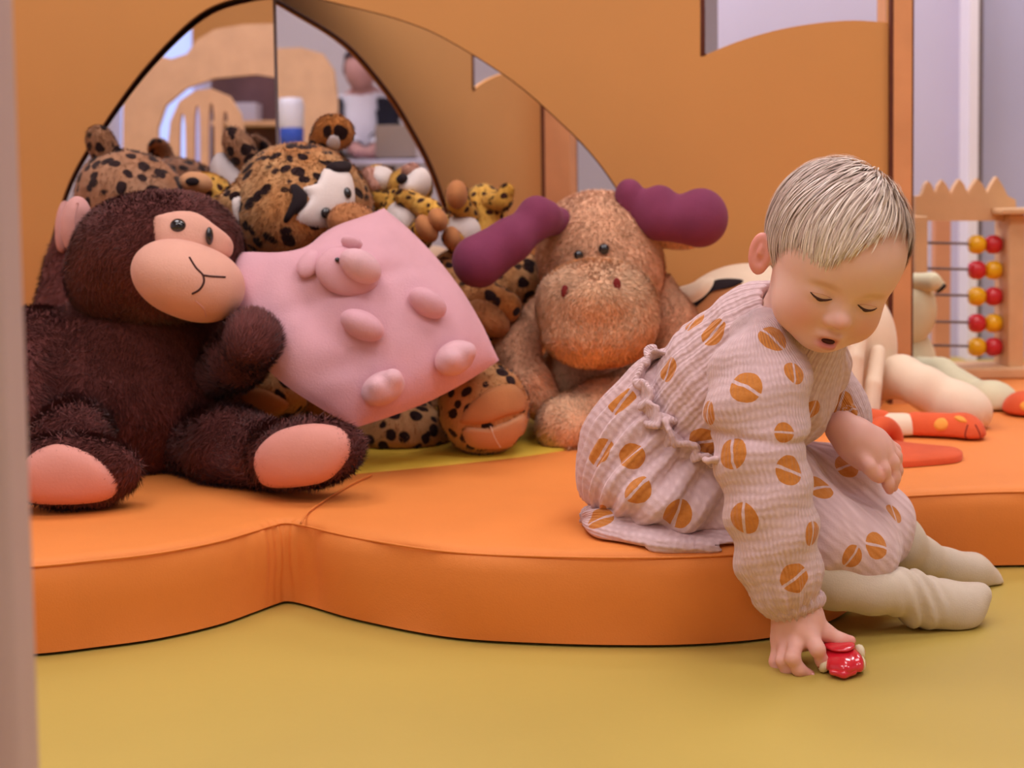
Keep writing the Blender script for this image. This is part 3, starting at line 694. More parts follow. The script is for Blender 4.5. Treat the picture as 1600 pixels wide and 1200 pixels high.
# ---------------------------------------------------------------- big leopard behind the pillow
lp_ = plush('plush_leopard', 570, 680, 2.5, 'large spotted plush leopard with white face, sitting behind the pink pillow')
f = Field().e(560, 560, 2.56, 150, 135, .13, k=.04).e(500, 430, 2.58, 110, 100, .11, k=.05).e(625, 690, 2.46, 80, 70, .08, k=.03)
_, lb = part(f, 'body', 'leo', lp_, .006, furn=16000, flen=.008)
f = Field().e(475, 318, 2.52, 108, 92, .12, -15, k=.03).e(450, 340, 2.47, 80, 70, .1, k=.05)
_, lh = part(f, 'head', 'leo', lp_, .005, furn=20000, flen=.007, cut=None)
tl = bvh(lh)
fc = patch('face_patch', [(472, 293), (494, 286), (506, 262), (530, 266), (549, 270), (556, 300), (554, 325), (535, 350), (498, 358), (460, 344), (482, 312)], tl, MAT['whitepl'], lp_, .009, n=3)
patch('eye_patch', [(453, 290), (464, 287), (480, 303), (478, 322), (460, 336), (449, 349), (442, 345), (452, 322), (457, 306)], tl, MAT['blackpl'], lp_, .012, n=3)
patch('eye_patch', [(508, 261), (522, 256), (544, 258), (547, 268), (532, 273), (516, 271)], tl, MAT['blackpl'], lp_, .013, n=3)
eye('eye', 504, 333, tl, 9, 9, MAT['black'], lp_, 1.3)
eye('eye', 537, 304, tl, 6.5, 9, MAT['black'], lp_, 1.5)
f = Field().e(552, 352, 2.38, 42, 34, .05, -20, k=.02); part(f, 'muzzle', 'tan', lp_, .0045, cut=None, furn=3000, flen=.005)
f = Field().e(522, 206, 2.54, 32, 27, .022, -10, k=.02).e(500, 222, 2.55, 16, 14, .02, k=.02)
er, em_ = part(f, 'ear', 'leo', lp_, .004, cut=None, furn=4000, flen=.006)
patch('inner_ear', [(508, 226), (516, 210), (530, 212), (533, 230), (522, 236)], bvh(em_), MAT['greypl'], er, .004, rings=4, n=3)
f = Field().chain([(398, 300, 2.50, 18), (372, 308, 2.46, 18), (352, 318, 2.43, 14)], k=.02); f.e(372, 330, 2.43, 20, 36, .018, 0, k=.02)
er, em_ = part(f, 'ear', 'leo', lp_, .004, cut=None, furn=3000, flen=.006)
patch('inner_ear', [(362, 310), (376, 304), (390, 308), (388, 335), (378, 356), (368, 350), (362, 330)], bvh(em_), MAT['whitepl'], er, .005, rings=4, n=3)
def paw(px, py, Y, rx, ry, sole, ang=0):
    f = Field().e(px, py, Y, rx, ry, .06, ang, k=.03).e(px - 4, py + 2, Y + .06, rx * .92, ry * .9, .08, ang, k=.04)
    lg, lm = part(f, 'leg', 'leo', lp_, .005, furn=9000, flen=.006)
    t = bvh(lm)
    for s_, mt_ in sole: patch('sole', s_, t, MAT[mt_], lg, .007, rings=6, n=4)
    return t, lg
tpw, lgp = paw(757, 637, 2.33, 70, 70, [([(716, 655), (735, 628), (765, 606), (800, 598), (820, 612), (824, 640), (790, 652), (755, 664), (722, 664)], 'tan'), ([(722, 668), (760, 668), (795, 656), (823, 646), (820, 685), (795, 700), (750, 702), (727, 694)], 'tanpale')])
stitch('loose_thread', [(766, 664), (772, 680), (780, 694)], tpw, .0012, MAT['wthread'], lgp, off=.006)
paw(420, 612, 2.36, 62, 42, [([(362, 612), (395, 604), (430, 614), (455, 634), (430, 650), (380, 650)], 'tan')], -15)

# ---------------------------------------------------------------- moose
mo = plush('plush_moose', 930, 700, 2.58, 'ginger brown plush moose with big plum purple antlers')
f = Field().e(935, 610, 2.64, 100, 100, .12, k=.04).e(935, 480, 2.66, 80, 80, .1, k=.06)
_, ob = part(f, 'body', 'moose', mo, .006, furn=16000, flen=.008, seed=12)
f = Field().e(934, 388, 2.60, 96, 90, .105, k=.03).e(945, 440, 2.58, 88, 70, .1, k=.05)
_, oh = part(f, 'head', 'moose', mo, .005, furn=24000, flen=.007, cut=None, seed=13)
f = Field().e(931, 470, 2.44, 94, 66, .09, 3, k=.03).e(898, 520, 2.43, 42, 40, .075, k=.05).e(972, 514, 2.43, 48, 42, .075, k=.05).e(934, 528, 2.42, 62, 38, .07, k=.04).e(930, 470, 2.36, 36, 26, .02, k=.03)
mz, om = part(f, 'muzzle', 'muzzle', mo, .005, furn=30000, flen=.008, cut=None, seed=14)
to = bvh(om, oh)
for x, y in ((884, 457), (963, 446)):
    p, n = snap(x, y, bvh(om)); obj('nostril', *ball(p + n * .002, (.007, .006, .012), 8), MAT['maroon'], mz)
for x, y, r in ((905, 399, 8), (943, 390, 9.5)):
    p, n = snap(x, y, bvh(oh)); obj('eye', *ball(p + n * .005 + np.array([0, -.006, 0]), r * S(2.5) * .95, 8), MAT['black'], mo)
f = Field().chain([(748, 408, 2.44, 42), (797, 376, 2.46, 34), (838, 345, 2.49, 28), (872, 345, 2.54, 22)], k=.012).e(838, 330, 2.49, 24, 23, .028, 20, k=.02).e(862, 336, 2.50, 14, 18, .02, 0, k=.015)
part(f, 'antler', 'antler', mo, .004, cut=None)
f = Field().chain([(985, 322, 2.56, 22), (1028, 342, 2.54, 32), (1092, 344, 2.52, 42)], k=.012).e(984, 306, 2.56, 23, 27, .03, 10, k=.015).e(1030, 324, 2.54, 32, 35, .034, 0, k=.015).e(1095, 338, 2.52, 41, 44, .042, 0, k=.012)
part(f, 'antler', 'antler', mo, .004, cut=None)
f = Field().e(1052, 376, 2.58, 40, 12, .02, -6, k=.02); part(f, 'ear', 'muzzle', mo, .004, cut=None, furn=3000, flen=.006)
f = Field().chain([(845, 488, 2.58, 26), (808, 545, 2.53, 30), (828, 605, 2.47, 34), (848, 628, 2.46, 28)], k=.03)
part(f, 'arm', 'moose', mo, .005, furn=9000, flen=.008, seed=15)
f = Field().chain([(1030, 450, 2.6, 26), (1054, 500, 2.58, 30), (1052, 560, 2.54, 30)], k=.03)
part(f, 'arm', 'moose', mo, .005, furn=8000, flen=.008, seed=16)
f = Field().chain([(1010, 610, 2.55, 46), (940, 640, 2.46, 45), (884, 664, 2.42, 40)], k=.02).e(884, 666, 2.42, 40, 42, .05, k=.03)
part(f, 'leg', 'muzzle', mo, .005, furn=14000, flen=.008, seed=17, lay=(-.3, -.3, -.6))
f = Field().chain([(1040, 640, 2.6, 40), (1090, 660, 2.5, 40)], k=.02); part(f, 'leg', 'moose', mo, .006, furn=4000, flen=.008)

# ---------------------------------------------------------------- smaller leopards in the heap
def small(name, label): return plush(name, 0, 0, 1, label, 'small leopard plushes in the heap')
def at_(t, px, py, Y): g = P(px, py, Y); ORG[t] = np.array([g[0], g[1], MZ]); t.location = ORG[t] * K
def kid(label, px, py, Y, head, muz, body, belly, limbs, muzmat='whitepl', nose=None, tipmat='tan'):
    t = small('small_leopard', label); at_(t, px, py, Y)
    f = Field()
    for b_ in body: f.e(*b_, k=.02)
    o_, m_ = part(f, 'body', 'leo_y', t, .0045, furn=5000, flen=.005)
    if head:
        f = Field()
        for b_ in head: f.e(*b_, k=.02)
        _, hm_ = part(f, 'head', 'leo_y', t, .004, furn=4000, flen=.005)
    if muz:
        f = Field()
        for b_ in muz: f.e(*b_, k=.012)
        mo_, mm2 = part(f, 'muzzle', muzmat, t, .004)
    if nose: eye('nose', nose[0], nose[1], bvh(mm2), nose[2], nose[3], MAT['blackpl'], t, .4)
    if belly:
        f = Field().e(*belly); part(f, 'belly', 'whitepl', t, .004)
    for l_ in limbs:
        f = Field().chain(l_[0], k=.01); lo_, lm_ = part(f, l_[1], l_[2], t, .0035, furn=1500, flen=.005)
        if len(l_) > 3: f = Field().e(*l_[3]); part(f, 'paw_tip', tipmat, lo_ if False else t, .0035)
    return t
k1 = kid('small leopard plush with peach muzzle between monkey head and big leopard ear', 325, 330, 2.66,
    [(326, 305, 2.66, 42, 34, .05, -20)], [(306, 286, 2.60, 26, 18, .035, -10)], [(350, 350, 2.66, 45, 50, .06, -20)], None, [([(345, 322, 2.6, 17), (362, 345, 2.57, 18)], 'arm', 'leo_y')], 'tanpale', (301, 284, 11, 7))
k2 = kid('small plush with a white rounded muzzle beside the big leopard cheek', 600, 330, 2.72,
    [(590, 290, 2.74, 32, 32, .05, 0)], [(594, 281, 2.69, 25, 22, .04, -8)], [(600, 345, 2.74, 35, 50, .06, 0)], None, [([(588, 308, 2.66, 13), (606, 316, 2.64, 13)], 'arm', 'leo_y'), ([(578, 274, 2.67, 13), (584, 290, 2.66, 12)], 'cheek', 'peach')], 'whitepl')
k3 = kid('small yellow leopard plush with black nose and white belly, reclining', 650, 380, 2.62,
    [(640, 292, 2.68, 36, 30, .05, -10)], [(652, 286, 2.64, 22, 26, .035, -15), (640, 292, 2.63, 16, 14, .03, 0)], [(636, 345, 2.66, 46, 58, .06, 10)], (628, 345, 2.60, 28, 32, .035, 0),
    [([(640, 312, 2.60, 15), (672, 330, 2.56, 17), (684, 345, 2.55, 17)], 'arm', 'leo_y', (684, 343, 2.54, 15, 19, .03, 20)), ([(640, 375, 2.6, 17), (660, 358, 2.56, 18)], 'leg', 'leo_y', (667, 357, 2.545, 16, 24, .03, 30)), ([(645, 318, 2.58, 12), (628, 308, 2.58, 12)], 'arm', 'leo_y'), ([(638, 268, 2.63, 11), (646, 266, 2.635, 11)], 'forehead', 'peach')], 'whitepl', (631, 282, 11, 9))
k4 = kid('small yellow leopard plush with raised tan paws next to the plum antler', 735, 390, 2.68,
    None, None, [(758, 335, 2.70, 34, 48, .05, 5), (740, 375, 2.68, 42, 40, .05, 0)], (722, 362, 2.63, 30, 28, .03, 0),
    [([(735, 335, 2.64, 14), (716, 318, 2.61, 17), (714, 300, 2.61, 17)], 'arm', 'leo_y', (714, 304, 2.595, 17, 23, .03, 0)), ([(765, 315, 2.66, 13), (785, 315, 2.65, 13), (792, 298, 2.65, 12)], 'arm', 'leo_y'), ([(720, 385, 2.62, 16), (705, 372, 2.59, 15)], 'leg', 'leo_y', (706, 372, 2.58, 14, 19, .025, 10))])
t = plush('plush_leopard', 200, 330, 2.6, 'mirror image of a spotted leopard back and ear, built solid behind the monkey head', 'small leopard plushes in the heap')  # solid stand-in for a leopard's reflection
f = Field().e(213, 305, 2.60, 86, 66, .10, -28, k=.03).e(180, 330, 2.62, 58, 74, .09, k=.04).e(230, 420, 2.62, 90, 110, .09, k=.05); part(f, 'body', 'leo_mirror', t, .005, furn=9000, flen=.007)
f = Field().e(158, 222, 2.58, 22, 28, .022, 25, k=.01).e(170, 244, 2.59, 22, 16, .022, k=.02); part(f, 'ear', 'leo_mirror', t, .004, furn=2500, flen=.006)
t = plush('monkey_mirror_image', 110, 480, 2.62, 'mirror image of the dark brown monkey and its pink ear, built solid at the arch edge', 'mirror images built as solid plushes')  # solid stand-in for the monkey's reflection
f = Field().chain([(132, 345, 2.64, 34), (122, 420, 2.64, 46), (112, 520, 2.62, 50)], k=.03).e(140, 500, 2.62, 80, 90, .09, k=.04); part(f, 'body', 'monkey', t, .005, furn=9000, seed=33)
f = Field().e(99, 354, 2.58, 12, 42, .02, -6); part(f, 'ear', 'pinkear', t, .004)
t = plush('small_leopard', 370, 300, 2.72, 'mirror image of a greyish leopard ear and pale cheek, built solid behind the big leopard', 'small leopard plushes in the heap')  # solid stand-in for the reflected leopard ear
f = Field().e(376, 232, 2.72, 23, 38, .022, 32, k=.01).e(395, 262, 2.73, 18, 22, .022, k=.02); part(f, 'ear', 'leo_mirror', t, .004, furn=2500, flen=.006)
f = Field().e(345, 268, 2.73, 16, 30, .03, 0, k=.02).e(375, 300, 2.75, 36, 50, .05, k=.03); part(f, 'cheek', 'greypl', t, .004)
t = small('plush_leopard', 'spotted leopard plush squeezed low between pink pillow and moose'); at_(t, 760, 500, 2.62)
f = Field().e(735, 470, 2.68, 85, 88, .09, -30).e(805, 440, 2.68, 50, 50, .07, k=.03); part(f, 'body', 'leo', t, .005, furn=9000, flen=.007)
f = Field().chain([(700, 430, 2.60, 26), (745, 465, 2.55, 30), (790, 480, 2.53, 26)], k=.02); ar_, am_ = part(f, 'arm', 'leo', t, .0045, furn=3500, flen=.006)
f = Field().e(762, 497, 2.52, 40, 26, .05, -35); part(f, 'palm', 'tan', t, .0045, furn=2500, flen=.005)

# ---------------------------------------------------------------- cream dog and its mirror image
def dog(label): return thing('plush_dog', (0, 0, MZ), label, 'plush toy', 'cream plush dogs by the post')
dg = dog('cream plush dog with black-edged ear, slumped behind the child'); at_(dg, 1230, 650, 2.66)
f = Field().e(1165, 515, 2.68, 122, 104, .10, 8, k=.03); _, dh = part(f, 'head', 'cream', dg, .005)
td = bvh(dh)
patch('face_patch', [(1075, 480), (1108, 450), (1145, 442), (1165, 445), (1150, 480), (1110, 500), (1070, 500)], td, MAT['tan'], dg, .002, n=3)
patch('ear_lining', [(1108, 446), (1122, 436), (1145, 434), (1164, 437), (1155, 446), (1135, 452), (1115, 455), (1098, 472), (1080, 486), (1068, 482), (1066, 474), (1085, 474)], td, MAT['blackpl'], dg, .006, n=3)
patch('ear', [(1057, 464), (1064, 458), (1085, 451), (1112, 439), (1118, 446), (1108, 462), (1092, 474), (1077, 479), (1064, 476)], td, MAT['cream'], dg, .022, n=3, rim=.010)
f = Field().e(1318, 565, 2.70, 80, 100, .09, k=.03).e(1340, 520, 2.7, 54, 70, .08, k=.03); part(f, 'body', 'cream', dg, .005)
f = Field().chain([(1345, 500, 2.60, 15), (1336, 560, 2.56, 14), (1328, 640, 2.54, 16)], k=.004); part(f, 'arm', 'cream', dg, .0045)
f = Field().chain([(1372, 550, 2.60, 12), (1365, 600, 2.56, 13), (1360, 640, 2.55, 15)], k=.004); part(f, 'arm', 'cream', dg, .0045)
f = Field().chain([(1360, 600, 2.68, 30), (1408, 588, 2.62, 32), (1445, 606, 2.58, 32), (1480, 628, 2.56, 36)], k=.015).e(1510, 640, 2.55, 40, 36, .05, -20, k=.03)
part(f, 'leg', 'cream', dg, .005)
f = Field().chain([(1320, 620, 2.66, 30), (1290, 640, 2.58, 32)], k=.02); part(f, 'leg', 'cream', dg, .006)
d2 = dog('greenish mirror image of the cream dog, built as a second plush behind the post'); at_(d2, 1470, 640, 2.98)  # reflection of the first dog, modelled as a real plush
f = Field().e(1402, 495, 3.06, 57, 52, .07, k=.02).e(1430, 470, 3.05, 28, 38, .05, k=.03); part(f, 'head', 'cream_mirror', d2, .005)
f = Field().e(1405, 575, 3.08, 58, 75, .075); part(f, 'body', 'cream_mirror', d2, .005)
f = Field().chain([(1432, 440, 3.02, 14), (1456, 440, 3.0, 13), (1470, 447, 3.0, 8)], k=.012); er_, em_ = part(f, 'ear', 'cream_mirror', d2, .004)
stitch('ear_edge', [(1476, 446), (1470, 452), (1464, 456)], bvh(em_), .005, MAT['blackpl'], er_)
f = Field().chain([(1425, 585, 3.0, 30), (1468, 588, 2.92, 28), (1510, 615, 2.82, 30)], k=.015).e(1552, 632, 2.76, 42, 38, .05, -20, k=.03); part(f, 'leg', 'cream_mirror', d2, .005)

# ---------------------------------------------------------------- orange spotted plush lying in front of the dog
og = thing('orange_plush', G(1450, 700, MZ), 'orange felt plush with yellow dots lying flat beside the dog legs', 'plush toy')
f = Field().chain([(1432, 670, 2.47, 27), (1500, 676, 2.45, 30)], k=.01).e(1512, 679, 2.44, 26, 28, .04, k=.02)
lg, lm = part(f, 'leg', 'orangepl', og, .004); tg = bvh(lm)
patch('dot', [(1458, 663), (1464, 654), (1475, 652), (1482, 660), (1480, 670), (1470, 674), (1461, 671)], tg, MAT['yellowdot'], lg, .003, rings=4, n=3)
patch('dot', [(1489, 652), (1498, 650), (1508, 654), (1512, 660), (1500, 660)], tg, MAT['yellowdot'], lg, .003, rings=4, n=3)
stitch('toe_seam', [(1512, 664), (1508, 680), (1512, 694)], tg, .0012, MAT['maroon'], lg); stitch('toe_seam', [(1524, 664), (1530, 676), (1532, 686)], tg, .0012, MAT['maroon'], lg)
f = Field().chain([(1390, 670, 2.47, 25), (1412, 670, 2.47, 25)], k=.01); part(f, 'cuff', 'cream', og, .004)
f = Field().chain([(1330, 660, 2.49, 26), (1376, 664, 2.48, 24)], k=.01); part(f, 'body', 'orangepl', og, .004)
lp2 = [P(1380 + 16 * math.cos(a), 690 - 24 * math.sin(a), 2.36 + .02 * math.cos(a)) for a in np.linspace(0, 2 * math.pi, 20)[:-1]]
f = Field()
for a, b_ in zip(lp2, lp2[1:] + lp2[:1]): f.seg(a, b_, .014, .014, .01)
part(f, 'bow', 'orangepl', og, .004)
fl = spline([G(x, y, MZ + .008)[:2] for x, y in [(1360, 722), (1400, 724), (1450, 721), (1495, 716), (1504, 708), (1490, 702), (1430, 696), (1360, 690)]], 5, True)
m_ = len(fl); c_ = fl.mean(0); V = np.concatenate([np.column_stack([fl, np.full(m_, MZ + .001)]), np.column_stack([fl, np.full(m_, MZ + .009)]), np.column_stack([c_ + (fl - c_) * .93, np.full(m_, MZ + .013)]), [[*c_, MZ + .013]]])
i = np.arange(m_); j = (i + 1) % m_; q = np.concatenate([np.stack([a * m_ + i, a * m_ + j, (a + 1) * m_ + j, (a + 1) * m_ + i], 1) for a in (0, 1)])
t_ = np.stack([2 * m_ + i, 2 * m_ + j, np.full(m_, 3 * m_)], 1)
obj('flap', V, [q, t_], MAT['orangepl'], og)
f = Field().e(1604, 640, 2.68, 36, 30, .05); V, Q = f.mesh(.005, 1, clip_mat); o2 = thing('orange_plush', G(1604, 668, MZ), 'mirror image of the orange plush foot, built solid behind the dog foot', 'plush toy')
obj('foot', V, Q, MAT['orangepl'], o2); patch('dot', [(1592, 634), (1600, 626), (1606, 634), (1600, 644)], bvh((V, Q)), MAT['yellowdot'], o2, .003, rings=3, n=3)  # reflected orange foot, modelled as a real one

# ---------------------------------------------------------------- abacus
YA = 3.25
ab = thing('abacus', (P(1510, 600, YA)[0], YA, MZ), 'wooden abacus frame with castle-shaped top and red and yellow beads', 'abacus')
zb = MZ + .0005
cren = [(1428, 345), (1428, 307), (1438, 305), (1444, 288), (1448, 283), (1453, 288), (1460, 305), (1464, 290), (1470, 281), (1476, 288), (1484, 304), (1490, 290), (1497, 280), (1504, 288), (1510, 304), (1517, 290), (1525, 279), (1533, 288), (1540, 303), (1547, 288), (1555, 276), (1564, 290), (1572, 306), (1584, 312), (1588, 345)]
obj('top_rail', *slab(pxz(cren, YA), [], YA - .012, YA + .012), MAT['wood2'], ab, smooth=False)
def vp(name, pxa, pxb, ya, yb, mat, z1):
    a, b_ = P(pxa, 400, YA)[0], P(pxb, 400, YA)[0]
    obj(name, *rbox(((a + b_) / 2, (ya + yb) / 2, (zb + z1) / 2), (b_ - a, yb - ya, z1 - zb), .004), MAT[mat], ab)
ztop = P(1570, 335, YA)[2]
vp('upright', 1565, 1590, YA - .05, YA + .05, 'wood2', ztop); vp('upright', 1420, 1440, YA - .05, YA + .05, 'wood2', ztop)
a, b_ = P(1546, 330, YA)[0], P(1612, 330, YA)[0]; obj('cap', *rbox(((a + b_) / 2, YA - .02, ztop + .008), (b_ - a, .12, .014), .004), MAT['wood2'], ab)
a, b_ = P(1410, 600, YA)[0], P(1600, 600, YA)[0]; obj('base', *rbox(((a + b_) / 2, YA, zb + .0125), (b_ - a, .14, .025), .005), MAT['wood2'], ab)
for r_, y in enumerate((382, 422, 463, 505, 542)):
    A_, B_ = P(1430, y - 3, YA), P(1572, y, YA)
    rd = obj('rod', *tube([A_, B_], .0032, 8), MAT['rod'], ab)
    cs = ('yellow', 'red') if r_ % 2 == 0 else ('red', 'yellow')
    for q_, px in enumerate((1526, 1552)):
        c0 = P(px, y, YA); R_ = .0225; pr = [(.002, -.019), (R_ * .7, -.017), (R_ * .93, -.010), (R_, 0), (R_ * .93, .010), (R_ * .7, .017), (.002, .019)]
        obj('bead', *lathe(pr, c0, (1, 0, 0), 18), MAT[cs[q_]], rd)
# ---------------------------------------------------------------- what the mirrors show (standing in the room, out of the direct view)
def furn(name, parts, label, cat, xf):
    allp = []
    t = None
    for nm, pts, holes, Y0, Y1, mat, n in parts:
        o = spline(pts, n, True) if n else np.array(pts, float)
        V, Q = slab(pxz(o, Y0), [pxz(spline(h, 4, True), Y0) for h in holes], Y0, Y1); V[:, 2] = np.maximum(V[:, 2], .002)
        if t is None:
            b_ = xf(V).mean(0); t = thing(name, (b_[0], b_[1], 0), label, cat)
        obj(nm, V, Q, MAT[mat], t, smooth=False, xf=xf)
    return t
furn('arched_frame', [('panel', [(192, 620), (192, 170), (198, 118), (216, 92), (240, 86), (268, 92), (292, 84), (308, 62), (335, 46), (380, 38), (450, 36), (500, 44), (530, 80), (540, 180), (540, 620), (500, 620), (500, 260), (480, 160), (450, 124), (400, 116), (335, 122), (290, 138), (258, 165), (246, 200), (246, 620)], [], 6.0, 6.04, 'wood', 0)], 'pale wooden arched frame with wavy top seen in the mirror', 'frame', XFL)
sl = [[(x - 4, 175 + abs(x - 322) * .5), (x + 4, 175 + abs(x - 322) * .5), (x + 4, 330), (x - 4, 330)] for x in (285, 308, 330, 352)]
furn('slatted_chair', [('backrest', [(262, 560), (262, 230), (266, 190), (280, 158), (305, 141), (330, 138), (358, 150), (376, 178), (384, 230), (384, 560)], sl, 5.6, 5.63, 'wood', 0)], 'pale wooden chair with slatted round back seen in the mirror', 'chair', XFL)
furn('dark_shelf', [('back', [(330, 560), (330, 100), (470, 100), (470, 560)], [], 7.1, 7.2, 'dark', 0), ('shelf_board', [(330, 196), (330, 188), (470, 188), (470, 196)], [], 6.9, 7.1, 'wood', 0), ('box', [(360, 188), (360, 160), (400, 160), (400, 188)], [], 6.92, 7.08, 'grey', 0)], 'dark shelf unit behind the slatted chair seen in the mirror', 'shelf', XFL)
tag(board('wall_oblique', [(-100, 445), (-100, -266), (1300, -266), (1300, 445)], 8.5, 8.56, 'white', xf=XFR), 'pale wall reflected behind the seated person', 'wall')['kind'] = 'structure'
wn_ = board('window_2', [(190, 400), (190, 20), (300, 20), (300, 400)], 8.36, 8.40, 'screenblue', xf=XFL); tag(wn_, 'bright blue window reflected at the edge of the mirror', 'window')['kind'] = 'structure'
op = board('wall_board', [(300, 90), (300, -200), (520, -200), (520, 90)], 8.30, 8.34, 'wall', xf=XFL); tag(op, 'orange wall board hung high, reflected above the wooden frame', 'board')['kind'] = 'structure'
furn('rounded_screen', [('panel', [(380, 800), (380, 100), (420, 76), (470, 74), (505, 84), (522, 110), (528, 160), (528, 800)], [], 6.6, 6.64, 'wood', 0)], 'rounded pale wooden screen reflected beside the seated person', 'screen', XFR)
jt = thing('storage_jar', XFR(P(455, 240, 6.2)[None])[0] * [1, 1, 0] + [0, 0, .0], 'white storage tub with blue base on a wooden stand in the mirror', 'tub')
jc = P(455, 190, 6.2); ztb = P(455, 236, 6.2)[2]
obj('stand', *rbox((jc[0], 6.2, ztb / 2), (.14, .14, ztb - .004), .01), MAT['wood'], jt, xf=XFR)
obj('tub', *lathe([(.001, 0), (.05, 0), (.055, .09), (.05, .105)], (jc[0], 6.2, ztb), n=20), MAT['jarblue'], jt, xf=XFR)
obj('tub_top', *lathe([(.051, .1), (.056, .11), (.058, .2), (.05, .23), (.001, .235)], (jc[0], 6.2, ztb), n=20), MAT['jarwhite'], jt, xf=XFR)
# seated person at a table
YM = 7.4
ps = thing('person', XFR(P(565, 300, YM)[None])[0] * [1, 1, 0], 'person in dark vest and white shirt seated at a table, seen in the mirror', 'person')
hip = P(565, 330, YM)
f = Field().chain([(568, 300, YM + .02, 42), (568, 200, YM, 40), (570, 165, YM - .02, 34)], k=.05).chain([(566, 150, YM - .05, 12), (564, 125, YM - .1, 14)], k=.03)
f.e(563, 108, YM - .12, 25, 34, .09, k=.02)
f.chain([(540, 165, YM, 17), (530, 215, YM - .05, 14), (560, 236, YM - .3, 10)], k=.03).chain([(600, 165, YM, 17), (606, 215, YM - .05, 14), (580, 238, YM - .3, 10)], k=.03)
f.e(563, 238, YM - .36, 14, 9, .04, k=.02).e(583, 240, YM - .36, 14, 9, .04, k=.02)
f.chain([(550, 320, YM, 24), (548, 322, YM - .42, 20), (548, 430, YM - .44, 16), (548, 432, YM - .6, 11)], k=.03).chain([(588, 320, YM, 24), (590, 322, YM - .42, 20), (590, 430, YM - .44, 16), (590, 432, YM - .6, 11)], k=.03)
V, Q = f.mesh(.016, 1, lambda X, Y, Z: .003 - Z); obj('body', V, Q, MAT['manskin'], ps, xf=XFR)
def shell(name, keep, off, mat):
    m_ = keep(V[Q].mean(1)); q = Q[m_]; u, inv = np.unique(q, return_inverse=True); W = V[u] + vnormals(V, Q)[u] * off; q = inv.reshape(q.shape)
    obj(name, W, q, MAT[mat], ps, xf=XFR)
zz = lambda y: P(565, y, YM)[2]; xx = lambda x: P(x, 300, YM)[0]
shell('shirt', lambda c: (c[:, 2] < zz(150)) & (c[:, 2] > zz(305)) & (c[:, 1] > YM - .27), .012, 'shirt')
shell('vest', lambda c: (c[:, 2] < zz(158)) & (c[:, 2] > zz(305)) & (c[:, 1] > YM - .2) & (np.abs(c[:, 0] - xx(570)) > .07) & (np.abs(c[:, 0] - xx(568)) < .17), .03, 'vest')
shell('trousers', lambda c: (c[:, 2] <= zz(305)), .012, 'vest')
shell('hair', lambda c: (c[:, 2] > zz(96)) | ((c[:, 1] > YM - .10) & (c[:, 2] > zz(118))), .014, 'darkhair')
st = thing('stool', XFR(np.array([[hip[0], YM, 0]]))[0], 'low stool under the seated person in the mirror', 'stool')
zs = P(565, 358, YM)[2]; obj('seat', *rbox((xx(568), YM + .04, zs - .02), (.38, .34, .04), .01), MAT['wood'], st, xf=XFR)
for sx_ in (-.15, .15):
    for sy_ in (-.12, .12): obj('leg', *rbox((xx(568) + sx_, YM + .04 + sy_, (zs - .04) / 2 + .001), (.03, .03, zs - .04), .005), MAT['wood'], st, xf=XFR)
ta = thing('table', XFR(np.array([[xx(590), YM - .4, 0]]))[0], 'grey table in front of the seated person in the mirror', 'table')
zt = P(580, 250, YM - .36)[2]; obj('table_top', *rbox((xx(600), YM - .46, zt - .02), (.8, .36, .03), .01), MAT['grey'], ta, xf=XFR)
for sx_ in (-.36, .36): obj('leg', *rbox((xx(600) + sx_, YM - .46, (zt - .03) / 2), (.05, .3, zt - .036), .005), MAT['grey'], ta, xf=XFR)
lt = thing('laptop', XFR(np.array([[xx(628), YM - .45, zt]]))[0], 'olive grey open laptop on the table in the mirror', 'laptop')
obj('lid', *rbox((xx(632), YM - .5, zt + .085), (.2, .012, .16), .004), MAT['laptop'], lt, xf=XFR); obj('keyboard', *rbox((xx(632), YM - .42, zt + .005), (.2, .14, .01), .004), MAT['laptop'], lt, xf=XFR)

# ---------------------------------------------------------------- the child
CG = G(1150, 900); ch = thing('person', (CG[0], 1.82, 0), 'small blond child in a spotted pinkish dress sitting on the orange mat edge', 'person')
HR = Rz(math.radians(5)) @ Rx(math.radians(22)) @ Ry(math.radians(15)); HC = P(1294, 418, 1.68)
def hw(V): return np.asarray(V) @ HR.T + HC
def hl(V): return (np.asarray(V) - HC) @ HR
f = Field()
f.ell((0, .016, .040), (.0745, .090, .081)).ell((0, -.022, -.018), (.060, .056, .062), k=.035).ell((0, -.030, .036), (.060, .052, .05), k=.04)
for s_ in (-1, 1):
    f.ell((s_ * .033, -.040, -.040), (.030, .029, .029), k=.025)
f.ell((0, -.052, -.068), (.024, .019, .017), k=.022)
f.seg((0, -.070, -.008), (0, -.082, -.028), .006, .0085, .014).ell((0, -.0855, -.031), (.0095, .009, .0085), k=.008)
for s_ in (-1, 1):
    f.ell((s_ * .009, -.0795, -.0335), (.0065, .007, .0055), k=.006)
    f.ell((s_ * .030, -.083, -.006), (.015, .010, .008), k=.014, sub=True)
    f.ell((s_ * .030, -.0655, -.0075), (.0155, .0115, .0105), Rz(s_ * .25), k=.006)
    f.ell((s_ * .005, -.088, -.0385), (.0032, .004, .002), k=.002, sub=True)
f.ell((0, -.073, -.0552), (.015, .0082, .0050), k=.009).ell((0, -.0745, -.0675), (.012, .008, .0055), k=.007)
f.ell((0, -.083, -.0605), (.0105, .011, .0038), k=.003, sub=True)
